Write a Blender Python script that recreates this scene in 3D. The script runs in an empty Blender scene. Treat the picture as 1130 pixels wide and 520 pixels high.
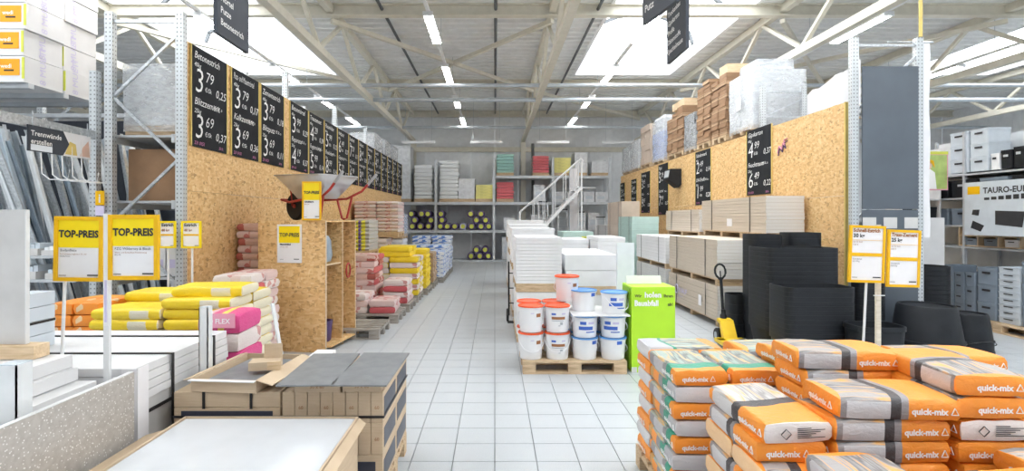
import bpy, bmesh, math, random
from math import sin, cos, pi, radians as R
from mathutils import Vector, Matrix, noise
random.seed(7)
S = bpy.context.scene
COL = S.collection

# ------------------------------------------------------------------ camera
FX, CU, CV, CH = 582.0, 546.0, 241.0, 1.74          # focal length in px, vanishing point, eye height
cd = bpy.data.cameras.new('camera'); cam = bpy.data.objects.new('camera', cd); COL.objects.link(cam)
cam.location = (0, 0, CH); cam.rotation_euler = (R(90), 0, 0)
cd.sensor_width = 36; cd.lens = FX / 1130 * 36
cd.shift_x = (565 - CU) / 1130; cd.shift_y = (CV - 260) / 1130
cd.clip_start = 0.05; cd.clip_end = 200
S.camera = cam
# ------------------------------------------------------------------ light
W = bpy.data.worlds.new('sky'); S.world = W; W.use_nodes = True
W.node_tree.nodes['Background'].inputs[0].default_value = (0.86, 0.93, 1.0, 1)
W.node_tree.nodes['Background'].inputs[1].default_value = 1.0
SKYLIGHT_POWER = 3.6
TUBE_POWER = 34.0
S.view_settings.view_transform = 'Standard'
S.view_settings.look = 'None'
S.view_settings.exposure = 0.48
S.view_settings.gamma = 1.0
S.view_settings.use_curve_mapping = False
S.cycles.max_bounces = 8; S.cycles.diffuse_bounces = 5; S.cycles.glossy_bounces = 3
S.cycles.transparent_max_bounces = 12
S.cycles.caustics_reflective = False; S.cycles.caustics_refractive = False
S.cycles.use_denoising = True

def px(u, Y): return (u - CU) * Y / FX          # world x of pixel column u at depth Y
def pz(v, Y): return CH - (v - CV) * Y / FX     # world z of pixel row v at depth Y

# ------------------------------------------------------------------ materials
MATS = {}
class NT:
    def __init__(s, name):
        s.m = bpy.data.materials.new(name); s.m.use_nodes = True; s.t = s.m.node_tree
        s.b = s.t.nodes['Principled BSDF']; s._tc = None
    def n(s, t, **k):
        d = s.t.nodes.new(t)
        for a, v in k.items(): setattr(d, a, v)
        return d
    def put(s, sock, v):
        if isinstance(v, bpy.types.NodeSocket): s.t.links.new(v, sock)
        elif isinstance(v, (tuple, list)): sock.default_value = tuple(v) + ((1,) if len(v) == 3 and sock.type == 'RGBA' else ())
        else: sock.default_value = v
    def tc(s, which='Object'):
        if not s._tc: s._tc = s.n('ShaderNodeTexCoord')
        return s._tc.outputs[which]
    def mp(s, vec, scale=(1, 1, 1), rot=(0, 0, 0), loc=(0, 0, 0)):
        d = s.n('ShaderNodeMapping'); s.put(d.inputs[0], vec)
        d.inputs['Scale'].default_value = scale; d.inputs['Rotation'].default_value = rot; d.inputs['Location'].default_value = loc
        return d.outputs[0]
    def ma(s, op, a, b=0.0, c=0.0):
        d = s.n('ShaderNodeMath', operation=op)
        s.put(d.inputs[0], a); s.put(d.inputs[1], b); s.put(d.inputs[2], c); return d.outputs[0]
    def mix(s, f, a, b, blend='MIX'):
        d = s.n('ShaderNodeMix', data_type='RGBA', blend_type=blend)
        s.put(d.inputs[0], f); s.put(d.inputs[6], a); s.put(d.inputs[7], b); return d.outputs[2]
    def noise(s, vec, scale=5, detail=3, rough=0.5, dist=0):
        d = s.n('ShaderNodeTexNoise'); s.put(d.inputs['Vector'], vec); d.inputs['Scale'].default_value = scale
        d.inputs['Detail'].default_value = detail; d.inputs['Roughness'].default_value = rough; d.inputs['Distortion'].default_value = dist
        return d.outputs[0]
    def voro(s, vec, scale=5, feat='F1'):
        d = s.n('ShaderNodeTexVoronoi', feature=feat); s.put(d.inputs['Vector'], vec); d.inputs['Scale'].default_value = scale
        return d
    def ramp(s, f, stops, interp='LINEAR'):
        d = s.n('ShaderNodeValToRGB'); s.put(d.inputs[0], f); cr = d.color_ramp; cr.interpolation = interp
        while len(cr.elements) < len(stops): cr.elements.new(0.5)
        for e, (p, c) in zip(cr.elements, stops): e.position = p; e.color = tuple(c) + (1,)
        return d.outputs[0]
    def xyz(s, vec):
        d = s.n('ShaderNodeSeparateXYZ'); s.put(d.inputs[0], vec); return d.outputs
    def bump(s, h, strength=0.3, dist=0.01):
        d = s.n('ShaderNodeBump'); s.put(d.inputs['Height'], h); d.inputs['Strength'].default_value = strength
        d.inputs['Distance'].default_value = dist; s.t.links.new(d.outputs[0], s.b.inputs['Normal'])
    def done(s, col=None, rough=0.6, metal=0.0, **k):
        if col is not None: s.put(s.b.inputs['Base Color'], col)
        s.put(s.b.inputs['Roughness'], rough); s.put(s.b.inputs['Metallic'], metal)
        for a, v in k.items(): s.put(s.b.inputs[a.replace('_', ' ')], v)
        return s.m

def plain(name, col, rough=0.6, metal=0.0, var=0.12, scale=6.0, bump=0.0, bscale=60, **k):
    """a procedural paint/plastic/paper: base colour with soft mottling and optional fine relief"""
    if name in MATS: return MATS[name]
    t = NT(name); f = t.noise(t.tc(), scale, 3)
    d = tuple(c * (1 - var) for c in col); l = tuple(min(1, c * (1 + var)) for c in col)
    c = t.ramp(f, [(0.3, d), (0.7, l)])
    if bump: t.bump(t.noise(t.tc(), bscale, 2), bump, 0.004)
    MATS[name] = t.done(c, rough, metal, **k); return MATS[name]

def emit(name, col, power):
    t = NT(name); f = t.noise(t.tc(), 2, 2)
    c = t.ramp(f, [(0.2, tuple(x * 0.96 for x in col)), (0.8, col)])
    t.put(t.b.inputs['Emission Color'], c); t.b.inputs['Emission Strength'].default_value = power
    MATS[name] = t.done((0.8, 0.8, 0.8), 0.5); return MATS[name]

def _osb():
    t = NT('osb'); p = t.tc()
    w = t.noise(p, 3.0, 2)
    cols = []
    for i, (sc, rt) in enumerate([((1, .42, .42), (0.4, 0.5, 0.7)), ((.42, 1, .5), (-0.6, 0.3, -0.5)), ((.45, .5, 1), (0.3, -0.6, 0.4))]):
        d = t.voro(t.mp(p, sc, rt, (i * 3.7, i, i * 1.3)), 42); cols.append(t.xyz(d.outputs['Color'])[i])
    a = t.ma('MAXIMUM', t.ma('MULTIPLY', cols[0], cols[1]), t.ma('MULTIPLY', cols[2], 0.8))
    c = t.ramp(a, [(0.0, (.36, .19, .065)), (0.22, (.66, .39, .155)), (0.6, (.78, .52, .235)), (1.0, (.90, .70, .40))])
    c = t.mix(t.ma('MULTIPLY', w, 0.25), c, (.80, .55, .28))
    t.bump(a, 0.25, 0.004)
    MATS['osb'] = t.done(c, 0.55)
_osb()

def _floor():
    t = NT('floor_tile'); p = t.tc()
    g = t.n('ShaderNodeNewGeometry'); pos = g.outputs['Position']
    oi = t.n('ShaderNodeObjectInfo')
    sp = t.noise(pos, 180, 2); big = t.noise(pos, 1.1, 3)
    c = t.ramp(sp, [(0.35, (.44, .47, .50)), (0.5, (.56, .59, .62)), (0.7, (.60, .63, .65))])
    c = t.mix(t.ma('MULTIPLY', big, 0.25), c, (.48, .52, .56))
    br = t.voro(t.mp(pos, (1 / .3, 1 / .3, 0.0)), 1.0)
    MATS['floor_tile'] = t.done(c, t.ramp(big, [(0.3, (.30,) * 3), (0.7, (.45,) * 3)]), 0)
_floor()

def _wood(name, lo, hi):
    t = NT(name); p = t.tc()
    a = t.noise(t.mp(p, (2, 18, 18)), 3, 3, 0.6, 0.6)
    c = t.ramp(a, [(0.3, lo), (0.7, hi)]); t.bump(a, 0.2, 0.004)
    MATS[name] = t.done(c, 0.75)
_wood('pallet_wood', (.42, .29, .17), (.72, .55, .36))
_wood('grey_wood', (.22, .20, .18), (.42, .39, .35))
_wood('pale_wood', (.60, .43, .25), (.80, .62, .42))

def _galv():
    t = NT('galvanised'); p = t.tc()
    d = t.voro(p, 45); v = t.xyz(d.outputs['Color'])[0]
    c = t.ramp(v, [(0, (.46, .49, .52)), (1, (.66, .69, .72))])
    MATS['galvanised'] = t.done(c, t.ramp(v, [(0, (.32,) * 3), (1, (.5,) * 3)]), 0.75)
_galv()
def _perf():
    """rack post steel, punched with rows of slots at a 5 cm pitch"""
    t = NT('perforated_steel'); x, y, z = t.xyz(t.tc())
    fz = t.ma('ABSOLUTE', t.ma('SUBTRACT', t.ma('FRACT', t.ma('MULTIPLY', z, 20.0)), 0.5))
    ax = t.ma('ABSOLUTE', t.ma('SUBTRACT', t.ma('ABSOLUTE', x), 0.022))
    ay = t.ma('ABSOLUTE', t.ma('SUBTRACT', t.ma('ABSOLUTE', y), 0.022))
    h = t.ma('MULTIPLY', t.ma('LESS_THAN', fz, 0.17), t.ma('LESS_THAN', t.ma('MINIMUM', ax, ay), 0.0065))
    c = t.mix(h, (.62, .65, .67), (.14, .15, .16))
    MATS['perforated_steel'] = t.done(c, 0.45, t.ma('SUBTRACT', 0.5, t.ma('MULTIPLY', h, 0.5)))
_perf()

def _card():
    t = NT('cardboard'); p = t.tc()
    a = t.noise(t.mp(p, (1, 1, 14)), 9, 2); b = t.noise(p, 2, 2)
    c = t.mix(b, t.ramp(a, [(0.3, (.52, .39, .26)), (0.7, (.64, .50, .35))]), (.60, .47, .33))
    MATS['cardboard'] = t.done(c, 0.8)
_card()
def _layers(name, lo, hi, pitch, rough=0.75):
    """edges of stacked sheets: fine horizontal lines"""
    t = NT(name); x, y, z = t.xyz(t.tc())
    f = t.ma('FRACT', t.ma('MULTIPLY', z, 1 / pitch)); l = t.ma('LESS_THAN', f, 0.22)
    c = t.mix(t.noise(t.tc(), 5, 2), hi, tuple(k * .93 for k in hi))
    t.bump(l, 0.4, -0.004)
    MATS[name] = t.done(t.mix(l, c, lo), rough)
_layers('gypsum_side', (.50, .43, .34), (.66, .57, .47), 0.0125)
_layers('gypsum_end', (.72, .69, .65), (.83, .81, .78), 0.0125)
_layers('carton_layers', (.22, .13, .07), (.46, .30, .18), 0.055)

def _speckle():
    t = NT('speckled_board'); p = t.tc(); d = t.voro(p, 60)
    k = t.ma('LESS_THAN', d.outputs['Distance'], 0.22)
    b = t.ramp(t.noise(p, 40, 3), [(0.35, (.43, .40, .365)), (0.65, (.51, .48, .445))])
    MATS['speckled_board'] = t.done(t.mix(k, b, (.80, .79, .77)), 0.35)
_speckle()
def _slate():
    t = NT('slate_tile'); p = t.tc()
    a = t.noise(p, 9, 5, .6); b = t.noise(t.mp(p, (2, 9, 1)), 5, 3)
    c = t.mix(b, t.ramp(a, [(0.35, (.15, .16, .17)), (0.65, (.25, .26, .27))]), (.20, .21, .22))
    t.bump(a, .15, .003); MATS['slate_tile'] = t.done(c, 0.42)
_slate()

def bag_mat(name, stops, top=None, warp=0.05, rough=0.45, end=None, wrinkle=0.5, patch=None):
    """printed bag: colour bands along the length, an artwork panel on the top face, coloured ends"""
    t = NT(name); g = t.tc('Generated'); x, y, z = t.xyz(g); p = t.tc()
    w = t.ma('MULTIPLY', t.ma('SUBTRACT', t.noise(t.mp(g, (.6, 1, .15)), 1.2, 0), 0.5), warp * 2)
    bow = t.ma('MULTIPLY', t.ma('POWER', t.ma('SUBTRACT', y, 0.5), 2.0), 0.25)
    q = t.ma('ADD', t.ma('ADD', x, w), bow)
    c = t.ramp(q, stops, 'CONSTANT')
    if top:
        a, b, lo, hi, streak = top
        art = t.ramp(t.noise(t.mp(g, (.7, 3.0, .3), (0, 0, .35)), 2.6, 1, .5, .7), [(0.34, lo), (0.44, hi), (0.52, lo), (0.58, streak), (0.66, lo)])
        m = t.ma('MULTIPLY', t.ma('MULTIPLY', t.ma('GREATER_THAN', q, a), t.ma('LESS_THAN', q, b)), t.ma('GREATER_THAN', z, 0.80))
        c = t.mix(m, c, art)
    if patch:      # small printed blocks scattered over the paper
        pc, ps, pt = patch
        vv = t.voro(t.mp(g, (ps, ps * .8, 2.0)), 1.0); pr = t.xyz(vv.outputs['Color'])
        c = t.mix(t.ma('GREATER_THAN', pr[0], pt), c, pc)
    if end:
        e0 = t.ma('LESS_THAN', x, 0.03); e1 = t.ma('GREATER_THAN', x, 0.97)
        c = t.mix(e0, c, end[0]); c = t.mix(e1, c, end[1])
    c = t.mix(t.ma('MULTIPLY', t.noise(p, 14, 3), 0.06), c, (.9, .88, .85))
    t.bump(t.noise(t.mp(p, (1, 1, 2)), 22, 4, .65, .8), wrinkle, 0.014)
    MATS[name] = t.done(c, rough)
OR, WH, GR, DK, GN = (.92, .30, .012), (.60, .59, .61), (.27, .255, .27), (.035, .03, .035), (.01, .30, .19)
bag_mat('bag_orange', [(0, OR), (.08, GR), (.13, WH), (.48, DK), (.56, GR), (.62, OR)], (.08, .48, (.36, .34, .34), (.15, .14, .14), (.80, .40, .08)), end=(OR, OR))
bag_mat('bag_orange_white', [(0, OR), (.14, (.64, .62, .62)), (.50, DK), (.62, OR)], (.05, .50, (.55, .54, .53), (.26, .24, .24), (.80, .45, .15)), end=(OR, (.80, .74, .72)))
bag_mat('bag_orange_dark', [(0, OR), (.10, (.45, .43, .46)), (.42, DK), (.56, OR)], (.12, .42, (.40, .38, .38), (.16, .15, .16), (.65, .42, .18)), end=((.86, .56, .30), OR))
bag_mat('bag_green', [(0, OR), (.12, GR), (.30, (.52, .51, .53)), (.62, GR), (.74, GN), (.90, OR)], (.12, .72, (.33, .42, .38), (.14, .14, .14), (.80, .45, .12)), end=(OR, OR))
bag_mat('bag_green_grey', [(0, (.60, .30, .06)), (.2, OR), (.42, GR), (.58, GN), (.74, (.48, .48, .51))], (.2, .7, (.35, .45, .42), (.14, .14, .14), (.75, .5, .18)), end=((.25, .30, .26), (.66, .66, .68)))
YE = (.90, .66, .0)
bag_mat('bag_yellow', [(0, YE), (.60, (.74, .70, .56)), (.86, YE)], (0, 1.2, YE, (.92, .70, .02), (.80, .60, .05)), end=(YE, (.80, .74, .55)))
bag_mat('bag_yellow_plain', [(0, YE), (.5, (.90, .66, 0)), (.7, YE)], None)
bag_mat('bag_tangerine', [(0, (.90, .28, .01)), (.7, (.85, .42, .03)), (.9, (.90, .28, .01))], None, patch=((.85, .60, .35), 7, .88))
PK = (.76, .58, .57)
bag_mat('bag_pink', [(0, (.62, .10, .12)), (.08, PK), (.6, (.66, .35, .30)), (.66, PK)], None, end=((.62, .10, .12), PK), patch=((.60, .20, .20), 6, .80))
bag_mat('bag_red', [(0, (.45, .10, .08)), (.3, (.66, .45, .40)), (.8, (.42, .10, .08))], None, patch=((.70, .52, .48), 5, .7))
bag_mat('bag_magenta', [(0, (.70, .05, .25)), (.45, (.85, .72, .10)), (.6, (.70, .05, .25)), (.8, (.85, .50, .50))], None)
bag_mat('bag_pale', [(0, (.80, .72, .70)), (.5, (.78, .62, .58)), (.75, (.80, .72, .70))], None, patch=((.62, .30, .28), 7, .84))
bag_mat('bag_brown', [(0, (.42, .27, .15)), (.4, (.55, .40, .27)), (.7, (.42, .27, .15))], None)
bag_mat('bag_blue', [(0, (.80, .83, .88)), (.3, (.10, .25, .62)), (.42, (.80, .83, .88)), (.7, (.30, .45, .75)), (.76, (.80, .83, .88))], None, patch=((.10, .24, .62), 6, .66))
bag_mat('bag_purple', [(0, (.55, .55, .53)), (.22, (.80, .76, .05)), (.52, (.14, .08, .30)), (.66, (.80, .76, .05)), (.85, (.5, .5, .5))], None, end=((.5, .5, .5), (.5, .5, .5)), patch=((.45, .45, .46), 5, .60))
bag_mat('bag_white', [(0, (.76, .79, .81)), (.45, (.66, .72, .76)), (.6, (.82, .84, .86))], None)
bag_mat('bag_teal', [(0, (.30, .55, .50)), (.5, (.70, .75, .75)), (.75, (.16, .40, .36))], None)

def _film():
    t = NT('shrink_film'); p = t.tc()
    a = t.noise(t.mp(p, (1, 1, 3)), 7, 4, .65, 1.0)
    t.bump(a, .8, .03)
    MATS['shrink_film'] = t.done((.76, .79, .82), .25, 0, Alpha=t.ramp(a, [(0.3, (.22,) * 3), (0.7, (.62,) * 3)]))
_film()
plain('white_eps', (.80, .81, .83), .8, var=.03, bump=.1, bscale=160)
plain('wrapped_white', (.70, .72, .75), .4, var=.12, scale=9)
plain('brown_carton', (.30, .175, .095), .75, var=.12)
plain('white_carton', (.76, .76, .77), .6, var=.03)
plain('white_plastic', (.84, .85, .87), .35, var=.03)
plain('white_paint', (.80, .81, .82), .4, var=.04)
plain('white_paper', (.86, .85, .87), .6, var=.03)
plain('grey_paper', (.62, .61, .60), .7, var=.06)
plain('pale_blue_board', (.78, .82, .88), .6, var=.04)
plain('mint_board', (.46, .62, .58), .7, var=.06)
plain('beige_board', (.58, .48, .40), .7, var=.06)
plain('cream_steel', (.66, .63, .54), .45, var=.06)
plain('deck_steel', (.80, .81, .80), .45, .0, var=.05)
plain('wall_panel', (.76, .78, .80), .55, var=.05)
plain('dark_pipe', (.10, .11, .12), .5, var=.2)
plain('grey_pipe', (.45, .49, .53), .4, .4, var=.1)
plain('rack_steel', (.56, .59, .62), .45, .15, var=.08)
plain('chalkboard', (.016, .018, .022), .7, var=.35, scale=4, Specular_IOR_Level=.2)
plain('chalk', (.86, .86, .86), .9, var=.1, scale=30)
plain('pink_chalk', (.75, .25, .50), .9, var=.1, scale=30)
plain('pine_trim', (.68, .52, .16), .6, var=.12)
plain('black_plastic', (.014, .016, .020), .5, var=.2, Specular_IOR_Level=.3)
plain('black_rubber', (.018, .018, .019), .7, var=.2)
plain('black_strap', (.015, .015, .018), .4, var=.1)
plain('slate_paint', (.10, .12, .145), .35, var=.10, scale=2)
plain('sign_grey', (.06, .068, .085), .6, var=.08, Specular_IOR_Level=.25)
plain('sign_yellow', (.95, .72, .0), .4, var=.04)
plain('sign_amber', (.86, .48, .0), .35, var=.06)
plain('ink', (.03, .03, .035), .6, var=.1)
plain('orange_red_lid', (.82, .10, .02), .35, var=.05)
plain('blue_lid', (.10, .32, .70), .35, var=.05)
plain('blue_print', (.05, .14, .55), .5, var=.05)
plain('brown_print', (.35, .14, .05), .5, var=.05)
plain('pale_print', (.62, .58, .78), .5, var=.05)
plain('lime_box', (.45, .78, .03), .5, var=.03)
plain('lime_dark', (.30, .58, .02), .5, var=.03)
plain('white_ink', (.90, .90, .90), .6, var=.02)
plain('red_paint', (.45, .035, .03), .4, var=.1)
plain('truck_yellow', (.85, .55, .0), .4, var=.08)
plain('steel_bare', (.55, .56, .58), .3, .8, var=.1)
plain('tray_metal', (.62, .63, .65), .32, .7, var=.08)
plain('purple_foil', (.09, .055, .17), .4, var=.2)
plain('lime_print', (.66, .70, .10), .6, var=.1)
plain('pale_purple', (.42, .42, .62), .5, var=.1)
plain('crate_grey', (.22, .27, .33), .45, var=.08)
plain('crate_pale', (.60, .66, .72), .4, var=.06)
plain('dark_window', (.045, .05, .075), .4, var=.2)
plain('tape', (.70, .56, .38), .3, var=.05)
plain('grout', (.22, .24, .26), .8, var=.1)
plain('orange_label', (.90, .38, .02), .5, var=.05)
plain('pink_label', (.80, .35, .48), .5, var=.05)
plain('skin_print', (.72, .48, .38), .5, var=.15)
plain('leaf_print', (.40, .52, .16), .5, var=.2)
plain('blue_film', (.35, .45, .75), .3, var=.3, scale=12)
plain('yellow_load', (.80, .74, .25), .5, var=.15)
emit('tube_glow', (1, .98, .95), TUBE_POWER)
emit('skylight_glow', (.93, .97, 1.0), SKYLIGHT_POWER)

# ------------------------------------------------------------------ mesh building
class MB:
    def __init__(s): s.v = []; s.f = []; s.m = []; s.ms = []
    def mi(s, m):
        if m not in s.ms: s.ms.append(m)
        return s.ms.index(m)
    def add(s, vs, fs, m='white_paint', M=None):
        o = len(s.v); k = s.mi(m)
        s.v += [tuple(M @ Vector(p)) if M else tuple(p) for p in vs]
        s.f += [tuple(i + o for i in f) for f in fs]; s.m += [k] * len(fs)
        return s
    def box(s, x0, x1, y0, y1, z0, z1, m='white_paint', M=None):
        vs = [(x, y, z) for z in (z0, z1) for y in (y0, y1) for x in (x0, x1)]
        return s.add(vs, [(0, 2, 3, 1), (4, 5, 7, 6), (0, 1, 5, 4), (2, 6, 7, 3), (0, 4, 6, 2), (1, 3, 7, 5)], m, M)
    def bar(s, a, b, w, h=None, m='white_paint', up=(0, 0, 1)):
        """a square bar from a to b"""
        a, b = Vector(a), Vector(b); d = b - a; L = d.length; h = h or w
        d.normalize(); upv = Vector(up)
        if abs(d.dot(upv)) > .98: upv = Vector((0, 1, 0))
        x = d.cross(upv).normalized(); z = x.cross(d)
        M = Matrix((x, d, z)).transposed().to_4x4(); M.translation = a
        return s.box(-w / 2, w / 2, 0, L, -h / 2, h / 2, m, M)
    def tube(s, pts, r, n=8, m='white_paint', cap=True):
        pts = [Vector(p) for p in pts]; o = []; rings = []
        for i, p in enumerate(pts):
            d = (pts[min(i + 1, len(pts) - 1)] - pts[max(i - 1, 0)]).normalized()
            u = Vector((0, 0, 1)) if abs(d.z) < .9 else Vector((1, 0, 0))
            x = d.cross(u).normalized(); y = d.cross(x)
            rr = r[i] if isinstance(r, (list, tuple)) else r
            o += [p + (x * cos(2 * pi * k / n) + y * sin(2 * pi * k / n)) * rr for k in range(n)]
        f = [(i * n + k, i * n + (k + 1) % n, (i + 1) * n + (k + 1) % n, (i + 1) * n + k) for i in range(len(pts) - 1) for k in range(n)]
        if cap: f += [tuple(range(n)), tuple(range((len(pts) - 1) * n, len(pts) * n))]
        return s.add(o, f, m)
    def lathe(s, prof, n=20, m='white_paint', M=None, cap=(True, True)):
        o = [(r * cos(2 * pi * k / n), r * sin(2 * pi * k / n), z) for r, z in prof for k in range(n)]
        f = [(i * n + k, i * n + (k + 1) % n, (i + 1) * n + (k + 1) % n, (i + 1) * n + k) for i in range(len(prof) - 1) for k in range(n)]
        if cap[0]: f.append(tuple(range(n))[::-1])
        if cap[1]: f.append(tuple(range((len(prof) - 1) * n, len(prof) * n)))
        return s.add(o, f, m, M)
    def rrect_loft(s, secs, rad=.05, n=4, m='black_plastic', M=None, cap=(True, True)):
        """secs: (half x, half y, z); rounded rectangle sections lofted"""
        o = []; cnt = 4 * n
        for hx, hy, z in secs:
            r = min(rad, hx * .9, hy * .9)
            for q, (sx, sy) in enumerate(((1, 1), (-1, 1), (-1, -1), (1, -1))):
                for k in range(n):
                    a = q * pi / 2 + k / (n - 1) * pi / 2
                    o.append((sx * (hx - r) + r * cos(a), sy * (hy - r) + r * sin(a), z))
        f = [(i * cnt + k, i * cnt + (k + 1) % cnt, (i + 1) * cnt + (k + 1) % cnt, (i + 1) * cnt + k) for i in range(len(secs) - 1) for k in range(cnt)]
        if cap[0]: f.append(tuple(range(cnt))[::-1])
        if cap[1]: f.append(tuple(range((len(secs) - 1) * cnt, len(secs) * cnt)))
        return s.add(o, f, m, M)
    def prism(s, poly, t, m='white_paint', M=None):
        """polygon in xz, thickness t along +y"""
        n = len(poly); vs = [(x, 0, z) for x, z in poly] + [(x, t, z) for x, z in poly]
        f = [tuple(range(n)), tuple(range(n, 2 * n))[::-1]] + [(i, i + n, (i + 1) % n + n, (i + 1) % n) for i in range(n)]
        return s.add(vs, f, m, M)
    def text(s, body, size, M, m='ink', align='LEFT', xs=1.0, shear=0.0, bold=0.0):
        """flat lettering in the local xz plane (facing -y) placed with M"""
        vs, fs = text_geo(body, size, align, xs, shear, bold)
        return s.add([(x, 0, y) for x, y in vs], fs, m, M)
    def mesh(s, name, smooth=False):
        me = bpy.data.meshes.new(name); me.from_pydata(s.v, [], s.f)
        for m in s.ms: me.materials.append(MATS[m])
        me.polygons.foreach_set('material_index', s.m)
        if smooth: me.polygons.foreach_set('use_smooth', [True] * len(s.f))
        me.update(); return me
    def fix(s, name, smooth=False, sharp=40):
        """mesh with outward normals; smooth shading split at sharp edges"""
        me = s.mesh(name, smooth); bm = bmesh.new(); bm.from_mesh(me)
        bmesh.ops.recalc_face_normals(bm, faces=bm.faces)
        if smooth:
            for e in bm.edges:
                if len(e.link_faces) == 2 and e.calc_face_angle(0) > R(sharp): e.smooth = False
        bm.to_mesh(me); bm.free(); return me
    def obj(s, name, parent=None, loc=(0, 0, 0), rot=(0, 0, 0), smooth=False):
        return put(name, s.fix(name, smooth), parent, loc, rot)

_TX = {}
def text_geo(body, size, align='LEFT', xs=1.0, shear=0.0, bold=0.0):
    k = (body, round(size, 4), align, xs, shear, bold)
    if k not in _TX:
        c = bpy.data.curves.new('t', 'FONT'); c.body = body; c.size = size; c.align_x = align; c.shear = shear; c.offset = bold; c.resolution_u = 2
        o = bpy.data.objects.new('t', c); me = bpy.data.meshes.new_from_object(o)
        _TX[k] = ([(v.co.x * xs, v.co.y) for v in me.vertices], [tuple(p.vertices) for p in me.polygons])
        if bold < 0 and max([abs(q) for v in _TX[k][0] for q in v] + [0]) > size * (len(body) + 2) : _TX[k] = text_geo(body, size, align, xs, shear, 0)
        bpy.data.objects.remove(o); bpy.data.curves.remove(c); bpy.data.meshes.remove(me)
    return _TX[k]

def put(name, me, parent=None, loc=(0, 0, 0), rot=(0, 0, 0)):
    o = bpy.data.objects.new(name, me); COL.objects.link(o)
    o.location = loc; o.rotation_euler = rot
    if parent: o.parent = parent
    return o
def tag(o, label, cat, group=None, kind=None):
    o['label'] = label
    if cat: o['category'] = cat
    if group: o['group'] = group
    if kind: o['kind'] = kind
    n = len(label.split())
    if n < 4 or n > 16: print('LABEL LENGTH', n, label)
    return o
def thing(name, label, cat, loc=(0, 0, 0), rz=0, group=None, kind=None):
    o = bpy.data.objects.new(name, None); COL.objects.link(o); o.empty_display_size = .1
    o.location = loc; o.rotation_euler = (0, 0, rz)
    return tag(o, label, cat, group, kind)
def struct(name, label=None):
    o = bpy.data.objects.new(name, None); COL.objects.link(o); o['kind'] = 'structure'
    if label: o['label'] = label
    return o
_BX = {}
def bx(name, m, x0, x1, y0, y1, z0, z1, parent=None, bev=0.0, rot=(0, 0, 0), sz=False):
    """a box part; alike boxes share one mesh. Origin at the centre of its base (sz: at its centre)"""
    dx, dy, dz = x1 - x0, y1 - y0, z1 - z0
    k = (m, round(dx, 3), round(dy, 3), round(dz, 3), bev)
    if k not in _BX:
        b = MB().box(-dx / 2, dx / 2, -dy / 2, dy / 2, 0, dz, m); me = b.mesh(name)
        if bev:
            bm = bmesh.new(); bm.from_mesh(me)
            bmesh.ops.bevel(bm, geom=bm.edges[:], offset=bev, segments=1, affect='EDGES'); bm.to_mesh(me); bm.free()
        _BX[k] = me
    return put(name, _BX[k], parent, ((x0 + x1) / 2, (y0 + y1) / 2, z0), rot)
def copy_tree(o, parent=None):
    c = o.copy(); COL.objects.link(c)
    if parent: c.parent = parent
    for ch in list(o.children): copy_tree(ch, c)
    return c
ORD = ['', 'first', 'second', 'third', 'fourth', 'fifth', 'sixth', 'seventh', 'eighth', 'ninth', 'tenth', 'eleventh', 'twelfth', 'thirteenth', 'fourteenth', 'fifteenth', 'sixteenth', 'seventeenth', 'eighteenth', 'nineteenth', 'twentieth', 'twenty-first', 'twenty-second']
# ================================================================== the hall
XL, XR, YF, YB, ZC = -15.0, 19.0, -6.0, 22.4, 6.2
# floor: grout bed + 30 cm tiles; the 300 that show largest are single parts
fl = MB().box(XL, XR, YF, YB, -.2, -.012, 'grout').obj('floor')
fl['kind'] = 'structure'; fl['label'] = 'pale grey square floor tiles of the sales hall'
T = .3; TG = .003
cells = []
for i in range(int(XL / T), int(XR / T)):
    for j in range(int((YF - 3.772) / T), int((YB - 3.772) / T)):
        x, y = i * T, 3.772 + j * T
        if y + T > YB or y < YF: continue
        cells.append((x, y))
def seen(c):
    x, y = c
    if y < 3.0: return False
    # open floor of the main aisle, the cross aisle on the far side of the bucket pallet, and the right aisle
    return (-1.5 < x < .2 and y < 20.5) or (-.8 < x < 1.1 and y < 5.9) or (1.9 < x < 3.4 and 5 < y < 12) or (.2 < x < 2.0 and 4.4 < y < 6)
cells.sort(key=lambda c: (0 if seen(c) else 1, c[1]))
tm = MB().box(TG, T - TG, TG, T - TG, -.012, 0, 'floor_tile'); tme = tm.mesh('floor_tile')
for c in cells[:300]: put('floor_tile', tme, fl, (c[0], c[1], 0))
rest = MB()
for x, y in cells[300:]:
    rest.add([(x + TG, y + TG, 0), (x + T - TG, y + TG, 0), (x + T - TG, y + T - TG, 0), (x + TG, y + T - TG, 0),
              (x + TG, y + TG, -.012), (x + T - TG, y + TG, -.012), (x + T - TG, y + T - TG, -.012), (x + TG, y + T - TG, -.012)],
             [(0, 1, 2, 3), (0, 4, 5, 1), (1, 5, 6, 2), (2, 6, 7, 3), (3, 7, 4, 0)], 'floor_tile')
ro = put('floor_tile_field', rest.mesh('floor_tile_field'), fl); ro['kind'] = 'stuff'

# walls
def wall(name, x0, x1, y0, y1, label, axis):
    w = struct(name, label); 
    if axis == 'x':
        n = int((x1 - x0) / 1.0); d = (x1 - x0) / n
        for k in range(n): bx('wall_cassette', 'wall_panel', x0 + k * d + .004, x0 + (k + 1) * d - .004, y0, y1, 0, ZC + .3, w)
    else:
        n = int((y1 - y0) / 1.0); d = (y1 - y0) / n
        for k in range(n): bx('wall_cassette', 'wall_panel', x0, x1, y0 + k * d + .004, y0 + (k + 1) * d - .004, 0, ZC + .3, w)
    return w
wall('wall_back', XL, XR, YB, YB + .12, 'light grey metal cassette wall at the far end of the hall', 'x')
wall('wall_front', XL, XR, YF - .12, YF, 'light grey metal wall of the hall', 'x')
wall('wall_left', XL - .12, XL, YF, YB, 'light grey metal side wall of the hall', 'y')
wall('wall_right', XR, XR + .12, YF, YB, 'light grey metal side wall of the hall', 'y')

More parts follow.
